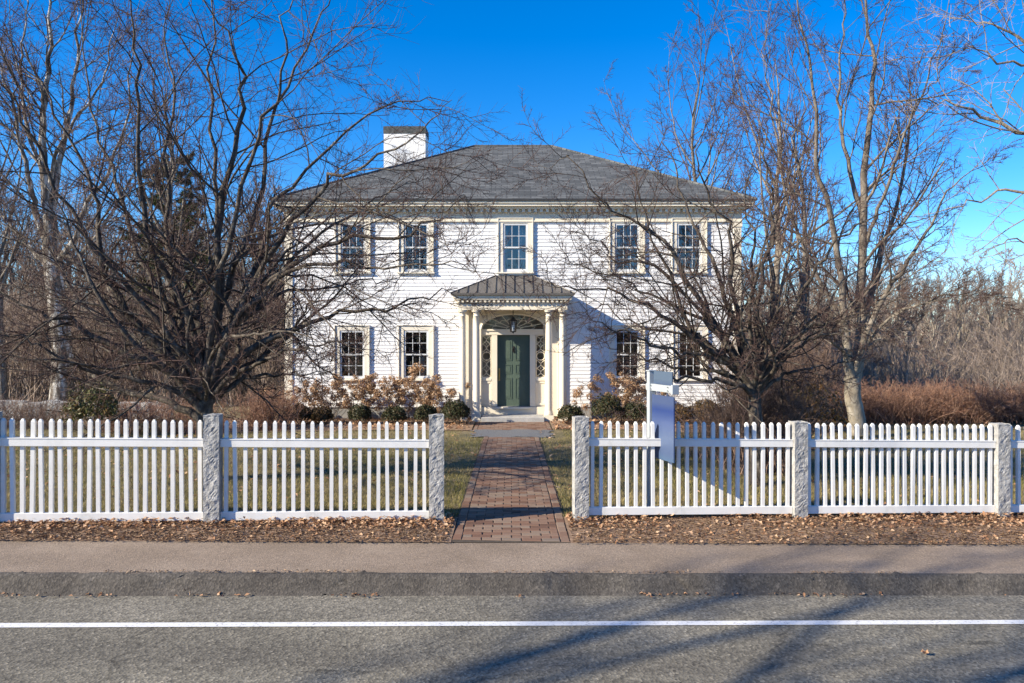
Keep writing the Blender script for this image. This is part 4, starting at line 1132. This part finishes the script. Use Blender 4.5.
LW = ('wood_tree', 'one of the bare grey brown trees of the wood behind the left side', 'bare trees of the wood on the left')
RW = ('wood_tree', 'one of the pale bare trees of the thicket behind the hedge on the right', 'bare trees of the thicket on the right')
lproto = [generic(LW[0], LW[1], (0, 0, 0), hh, 1.0, 50 + i, M['bark'], M['brushtwig'], 6, LW[2], .1, (8, 7, 6), rmin=.009) for i, hh in enumerate((9.0, 7.5, 8.2))]
rproto = [generic(RW[0], RW[1], (0, 0, 0), hh, 1.15, 60 + i, M['palebark'], M['palewig'], 8, RW[2], .05, (8, 8, 6), rmin=.008, up=.05) for i, hh in enumerate((7.5, 6.2, 8.2))]
def spots(protos, n, xa, xb, Ya, Yb, g, hs):
    for i in range(n):
        x = xa + (xb - xa) * (i + g.random()) / n; Yq = g.uniform(Ya, Yb)
        p = protos[i % len(protos)]
        o = p if i < len(protos) else copy_tree(p)
        o.location = place(x, Yq); o.rotation_euler = (0, 0, g.random() * 6.28)
        s = hs * g.uniform(.8, 1.15) * Yq / 42; o.scale = (s, s, s)
g = np.random.default_rng(77)
spots(lproto, 64, -60, 330, 32, 52, g, 1.2)
spots(rproto, 60, 715, 1120, 29, 50, g, .92)

# --- brush: countless stems under the woods
def brush(name, label, cat, n, xf, yf, h, m, g, lean=.42, r=.007, kids=3, kind='stuff', parent=None, org=None, group=None, pts=6, up=.03):
    X = xf(n); Yb = yf(n, X); P = np.stack([X, Yb, G(X, Yb) - .02], 1)
    d = np.stack([g.normal(0, lean, n), g.normal(0, lean, n), np.ones(n)], 1)
    hh = h(n, X)
    B = grow(P, d, hh, np.full(n, r) * g.uniform(.7, 1.4, n), pts, .07, up, g, .4)
    parts = [tubes(B, 3)]
    if kids:
        c = spawn(B, kids, .3, 1, 35, 12, .4, g, n=4, wob=.15, up=.05, rmin=r * .55); parts.append(tubes(c, 3))
        if kids > 3:
            c2 = spawn(c, 3, .2, 1, 40, 12, .45, g, n=3, wob=.15, up=.03, rmin=r * .5); parts.append(tubes(c2, 3))
    V, Fc = join(parts)
    o = raw(name, V, Fc, m, parent, org)
    return props(o, label, cat, group, kind)
g = np.random.default_rng(78)
def yr(a, b): return lambda n, X: g.uniform(a, b, n)
brush('undergrowth', 'tangled grey brown undergrowth of the wood on the left', 'undergrowth', 5200, lambda n: g.uniform(-34, -7.2, n), yr(25, 40), lambda n, X: g.uniform(1.5, 4.6, n), M['brushtwig'], g, r=.013, kids=5)
brush('undergrowth', 'tangled pale brown undergrowth behind the hedge on the right', 'undergrowth', 2800, lambda n: g.uniform(8.0, 36, n), yr(24, 40), lambda n, X: g.uniform(.8, 3.0, n), M['palewig'], g, r=.012, kids=5)
# far treeline to the horizon
tl = brush('treeline', 'far bare treeline beyond the fields', 'treeline', 5000, lambda n: g.uniform(-150, 150, n), yr(75, 110), lambda n, X: g.uniform(4, 9.5, n), M['brushtwig'], g, r=.05, kids=5)

brush('treeline', 'bare treeline across the road behind the viewer', 'treeline', 2600, lambda n: g.uniform(-110, 110, n), lambda n, X: g.uniform(-75, -45, n), lambda n, X: g.uniform(4, 9, n), M['brushtwig'], g, r=.06, kids=6)
# --- red-brown hedge on the right, arching twigs
def shrub_twigs(name, label, cat, n, cx, cy, wx_, wy_, h, m, g, r=.005, lean=.35, kids=4, group=None, droop=-.05, part='twig', sub=True):
    z = float(G(cx, cy)); t = thing(name, label, cat, (cx, cy, z), group)
    X = cx + g.uniform(-1, 1, n) * wx_; Yb = cy + g.uniform(-1, 1, n) * wy_
    P = np.stack([X, Yb, G(X, Yb) - .02], 1); d = np.stack([g.normal(0, lean, n), g.normal(0, lean, n), np.ones(n)], 1)
    B = grow(P, d, h * g.uniform(.7, 1.15, n), np.full(n, r) * g.uniform(.7, 1.5, n), 7, .10, droop, g, .35)
    V, Fc = tubes(B, 4); raw('stem', V, [Fc], m, t)
    c = spawn(B, kids, .25, 1, 35, 14, .42, g, n=5, wob=.16, up=droop * .6, rmin=r * .5)
    P2 = [tubes(c, 3)]
    if sub: P2.append(tubes(spawn(c, 4, .15, 1, 40, 14, .45, g, n=3, wob=.18, up=0, rmin=r * .45), 3))
    V, Fc = join(P2); raw(part, V, Fc, m, t)
    return t
g = np.random.default_rng(80)
xh = px(832, 400, 20.5)[0]
shrub_twigs('hedge', 'long red brown bare hedge running off to the right behind the fence', 'hedge', 2600, xh + 5.2, 20.5, 5.4, .75, 1.05, M['hedgetwig'], g, r=.0075, lean=.45, kids=6, droop=-.10)

# --- evergreen leaves in a volume
def leafy(name, label, cat, cx, cy, rx, ry, h, n, m, g, leaf=.04, group=None, asp=.3, rag=.12):
    z = float(G(cx, cy)); t = thing(name, label, cat, (cx, cy, z), group)
    d = nrm(g.normal(size=(n, 3))); d[:, 2] = np.abs(d[:, 2]) * 1.0 - .28 * (g.random(n) < .35)
    d = nrm(d); rad = (1 - .5 * g.random(n) ** 2.2)
    ph = np.arctan2(d[:, 1], d[:, 0])
    lump = 1 + rag * np.sin(ph * 3 + cx * 5) + rag * np.sin(ph * 5 + d[:, 2] * 6 + cx) + g.normal(0, rag * .4, n)
    P = d * (rad * lump)[:, None] * np.array([rx, ry, h * .55]) + np.array([cx, cy, z + h * .45])
    P[:, 2] = np.maximum(P[:, 2], z + .02)
    nn = nrm(d + g.normal(0, .75, (n, 3))); u = nrm(np.cross(nn, g.normal(size=(n, 3)))); w = np.cross(nn, u)
    L = (leaf * g.uniform(.6, 1.3, n))[:, None]
    V = np.stack([P - u * L * .5, P - w * L * asp, P + u * L * .5 + nn * L * .1, P + w * L * asp], 1).reshape(-1, 3)
    b = np.arange(n)[:, None] * 4
    raw('foliage', V, [b + np.array([0, 1, 2, 3])], m, t)
    ns = 14; dd = nrm(np.stack([g.normal(0, .7, ns), g.normal(0, .7, ns), g.uniform(.5, 1.2, ns)], 1))
    B = grow(np.tile([cx, cy, z - .02], (ns, 1)), dd, h * .8 * np.ones(ns) * np.where(np.abs(dd[:, 2]) > .6, 1, .7), np.full(ns, .012), 6, .12, .03, g, .4)
    c = spawn(B, 5, .3, 1, 40, 12, .4, g, n=4)
    V, Fc = join([tubes(B, 4), tubes(c, 3)]); raw('stem', V, Fc, M['stem'], t)
    return t
g = np.random.default_rng(81)
BG = 'clipped round evergreen shrubs along the house front'
box = [(300, 411, 13, 'bronzed round shrub at the left end of the row, under the left corner window', 1), (321, 412, 12, 'small bronzed round shrub second from the left in the row', 1), (360, 411, 12, 'round olive shrub under the space between the two left windows', 2),
       (395, 410, 12.5, 'round dark shrub under the inner left ground floor window', 0), (425, 410, 12, 'round dark shrub third from the left side of the porch', 0), (456, 409, 15, 'large dark round shrub beside the left porch columns', 0),
       (570, 410, 14, 'dark round shrub beside the right porch columns, left of the tan hydrangea', 0), (607, 409, 17, 'wide dark shrub under the tan hydrangea right of the porch', 0), (635, 410, 15, 'dark round shrub directly left of the sign post', 0),
       (679, 411, 13, 'reddish brown round shrub just right of the hanging sign', 1), (706, 412, 17, 'wide orange brown shrub under the far right window', 1)]
for x, y, hw, lab, kind in box:
    Yq = 19.6; X = (x - 512) * Yq / F; w = hw * .92 * Yq / F
    leafy('round_shrub', lab, 'shrub', X, Yq, w, w * .95, w * g.uniform(1.5, 1.95), 3800, [M['boxleaf'], M['bronzeleaf'], M['boxleaf']][kind], g, .05, BG, rag=.085)
leafy('broadleaf_shrub', 'olive green broadleaf evergreen shrub left, in front of the old tree', 'shrub', px(93, 400, 17)[0], 17, .55, .5, 1.15, 1500, M['rholeaf'], g, .11, asp=.2)
leafy('broadleaf_shrub', 'russet and green broadleaf shrub between the right brush and the pale trunk', 'shrub', px(806, 400, 15)[0], 15, .68, .6, 1.35, 2600, M['bronzeleaf'], g, .09, asp=.22)
# reddish brush shrubs
shrub_twigs('brush_shrub', 'dense red brown multi-stemmed shrub around the foot of the right spreading tree', 'shrub', 300, px(762, 420, 12.6)[0], 12.6, .62, .5, 1.55, M['darktwig'], g, r=.006, lean=.22, kids=6, droop=.01)
shrub_twigs('brush_shrub', 'low twiggy brown shrub between the orange brown shrub and the right spreading tree', 'shrub', 160, px(722, 420, 14)[0], 14, .55, .4, 1.0, M['darktwig'], g, r=.005, lean=.35, kids=5, droop=-.02)
shrub_twigs('brush_shrub', 'tall brown thicket shrub against the right corner of the house', 'shrub', 260, px(775, 410, 18.2)[0], 18.2, 1.1, .7, 2.3, M['darktwig'], g, r=.007, lean=.2, kids=6, droop=.02)
shrub_twigs('brush_shrub', 'reddish twiggy shrub at the left corner of the house', 'shrub', 240, px(268, 410, 18.6)[0], 18.6, .55, .5, .95, M['hedgetwig'], g, r=.006, lean=.3, kids=5, droop=-.03)
shrub_twigs('brush_shrub', 'low brown brush left of the broadleaf shrub at far left', 'shrub', 300, px(25, 410, 19)[0], 19, 1.5, .6, .75, M['darktwig'], g, r=.006, lean=.4, kids=5, droop=-.05)
shrub_twigs('brush_shrub', 'low brown brush behind the trunk of the left spreading tree', 'shrub', 340, px(160, 410, 18)[0], 18, 1.5, .6, .85, M['hedgetwig'], g, r=.006, lean=.4, kids=5, droop=-.05)
# hydrangeas with dried heads
def hydrangea(label, x, Yq, w, h, nh, g, r=.105, group='hydrangeas with dried heads along the house'):
    cx = (x - 512) * Yq / F; z = float(G(cx, Yq)); t = thing('hydrangea', label, 'shrub', (cx, Yq, z), group)
    n = nh; d = nrm(np.stack([g.normal(0, .5, n) * w, g.normal(0, .3, n), np.ones(n)], 1))
    B = grow(np.stack([cx + g.normal(0, .12, n), Yq + g.normal(0, .1, n), np.full(n, z)], 1), d, h * g.uniform(.62, 1.0, n), np.full(n, .006), 7, .07, .0, g, .6)
    c = spawn(B, 3, .3, .9, 35, 10, .3, g, n=4, up=.1)
    V, Fc = join([tubes(B, 4), tubes(c, 3)]); raw('stem', V, Fc, M['stem'], t)
    tips = np.concatenate([B[0][:, -1], c[0][::2, -1]])[:96]
    for q, p in enumerate(tips):
        me = HEADS[q % len(HEADS)]
        o = bpy.data.objects.new('flower_head', me); COL.objects.link(o); o.parent = t
        o.location = p - ORG[t.name]; f = r / .1 * g.uniform(.7, 1.2); o.scale = (f, f, f * .9); o.rotation_euler = tuple(g.uniform(-.5, .5, 2)) + (g.random() * 6,)
    return t
HEADS = []
for hk in range(4):
    gg = np.random.default_rng(200 + hk); k = 95
    q = nrm(gg.normal(size=(k, 3))) * .1 * gg.uniform(.55, 1.05, (k, 1))
    u = nrm(np.cross(nrm(q) + gg.normal(0, .5, (k, 3)), gg.normal(size=(k, 3)))); w2 = np.cross(nrm(q), u); L = .04 * gg.uniform(.6, 1.3, (k, 1))
    V = np.stack([q - u * L * .5, q - w2 * L * .45, q + u * L * .5, q + w2 * L * .45], 1).reshape(-1, 3)
    me = bpy.data.meshes.new('flower_head'); me.from_pydata([tuple(v) for v in V], [], [(4 * a, 4 * a + 1, 4 * a + 2, 4 * a + 3) for a in range(k)]); me.materials.append(M['flower']); HEADS.append(me)
g = np.random.default_rng(82)
for x, w, h, nh, lab in [(295, .8, 1.15, 16, 'dried hydrangea left of the outer left window, by the house corner'), (330, .9, 1.25, 22, 'dried hydrangea under the outer left ground floor window'),
                     (362, .9, 1.35, 24, 'dried hydrangea between the two left ground floor windows'), (396, .9, 1.3, 22, 'dried hydrangea under the left half of the inner left window'),
                     (425, .9, 1.25, 20, 'dried hydrangea under the right half of the inner left window'), (446, .6, 1.1, 9, 'sparse dried hydrangea next to the left porch columns'),
                     (586, .45, 1.05, 5, 'sparse hydrangea stems with a few dark heads right of the porch'), (617, .8, 1.45, 24, 'pale tan hydrangea under the inner right ground floor window'),
                     (642, .7, 1.25, 12, 'pale tan hydrangea behind the sign post')]:
    hydrangea(lab, x, 20.35, w, h, nh, g)
hydrangea('tall hydrangea pair of round heads before the inner left window', 404, 20.5, .25, 1.75, 2, g, .14)

# --- pine behind the left trees
g = np.random.default_rng(83)
cx, cy, cz = place(165, 31)
t = thing('pine_tree', 'dark evergreen pine half hidden behind the left spreading tree', 'tree', (cx, cy, cz))
n = 12; tr = np.stack([cx + np.linspace(0, .3, n), np.full(n, cy), cz + np.linspace(0, 9.4, n)], 1)
T = (tr[None], (.2 * np.linspace(1, .12, n))[None]); 
Bn = spawn(T, 60, .30, 1.0, 75, 10, .34, g, n=6, wob=.08, up=.03, rf=.35, rmin=.012, taper=.7)
V, Fc = join([tubes(T, 8), tubes(Bn, 4)]); raw('trunk', V, Fc, M['bark'], t)
tw = spawn(Bn, 8, .25, 1, 45, 12, .4, g, n=4)
k = 46; base = tw[0][:, 1:, :].reshape(-1, 3); P = np.repeat(base, k, 0); N = len(P)
d = nrm(g.normal(size=(N, 3)) + np.array([0, 0, .5])); L = .16 * g.uniform(.7, 1.2, (N, 1)); sidev = nrm(np.cross(d, g.normal(size=(N, 3)))) * .013
V = np.stack([P - sidev, P + sidev, P + d * L], 1).reshape(-1, 3)
raw('foliage', V, [np.arange(3 * N).reshape(-1, 3)], M['pineleaf'], t)

# low stone wall far left
g = np.random.default_rng(84)
m = MB(); t = None
def stone_wall(xa, xb, Yq, label):
    X0, X1 = px(xa, 0, Yq)[0], px(xb, 0, Yq)[0]
    m = MB(); x = X0
    while x < X1:
        w = g.uniform(.25, .6)
        for r_ in range(2):
            hgt = g.uniform(.2, .27); zz = -.15 + r_ * .25
            cx_, cy_, hz = x + w / 2, Yq + g.normal(0, .04), hgt / 2
            vs = [];
            for sx_ in (-1, 1):
                for sy_ in (-1, 1):
                    for sz_ in (-1, 1): vs.append((cx_ + sx_ * w * .48 * g.uniform(.8, 1.02), cy_ + sy_ * .22 * g.uniform(.8, 1.1), zz + hz + sz_ * hz * g.uniform(.85, 1.1)))
            m.add(vs, [(0, 1, 3, 2), (4, 6, 7, 5), (0, 4, 5, 1), (2, 3, 7, 6), (0, 2, 6, 4), (1, 5, 7, 3)])
        x += w
    o = m.build('stone_wall', M['stone'], org=((X0 + X1) / 2, Yq, -.15)); props(o, label, 'wall')
stone_wall(-40, 160, 21.5, 'low pale field stone wall at far left behind the trees')

# --- a bare roadside tree behind the viewer, whose shadow lies across the road
g = np.random.default_rng(90)
generic('roadside_tree', 'bare roadside tree standing behind the viewer, its shadow across the road', (-10.0, -1.9, -.2), 12.5, 1.1, 91, M['bark'], M['redtwig'], 9, clear=.3, r=.26, dens=(6, 5, 4))
generic('roadside_tree', 'second bare roadside tree farther behind the viewer, its crown shading the road', (-15.2, -3.4, -.2), 14, 1.1, 92, M['bark'], M['redtwig'], 10, clear=.35, r=.28, dens=(7, 6, 5))

# ------------------------------------------------------------------ light, sky, camera
w = bpy.data.worlds.new('World'); scene.world = w; w.use_nodes = True
nt = w.node_tree; bg = nt.nodes['Background']
sky = nt.nodes.new('ShaderNodeTexSky'); sky.sky_type = 'NISHITA'; sky.sun_disc = False
sky.sun_elevation = R(SUN_EL)
to_sun = np.array([-math.sin(R(SUN_AZ)) * math.cos(R(SUN_EL)), -math.cos(R(SUN_AZ)) * math.cos(R(SUN_EL)), math.sin(R(SUN_EL))])
sky.sun_rotation = math.atan2(to_sun[0], to_sun[1]) % (2 * math.pi)
sky.air_density = 1.0; sky.dust_density = 0.1; sky.ozone_density = 5.0; sky.altitude = 300
hs = nt.nodes.new('ShaderNodeHueSaturation'); hs.inputs['Saturation'].default_value = 1.34; hs.inputs['Hue'].default_value = .508
nt.links.new(sky.outputs[0], hs.inputs['Color']); nt.links.new(hs.outputs[0], bg.inputs[0])
bg.inputs[1].default_value = .115
sl = bpy.data.lights.new('sun', 'SUN'); sl.energy = 5.0; sl.angle = R(.53); sl.color = (1, .89, .70)
so = bpy.data.objects.new('sun', sl); COL.objects.link(so)
so.rotation_euler = Vector(to_sun).to_track_quat('Z', 'Y').to_euler()
cam = bpy.data.cameras.new('camera'); co = bpy.data.objects.new('camera', cam); COL.objects.link(co)
co.location = (0, 0, CAMH); co.rotation_euler = (R(90), 0, 0)
cam.sensor_width = 36; cam.lens = 36 * F / 1024; cam.clip_end = 3000; cam.clip_start = .05
scene.camera = co
scene.view_settings.view_transform = 'Standard'; scene.view_settings.look = 'None'; scene.view_settings.gamma = 1
scene.view_settings.use_curve_mapping = False; scene.view_settings.exposure = 1.03
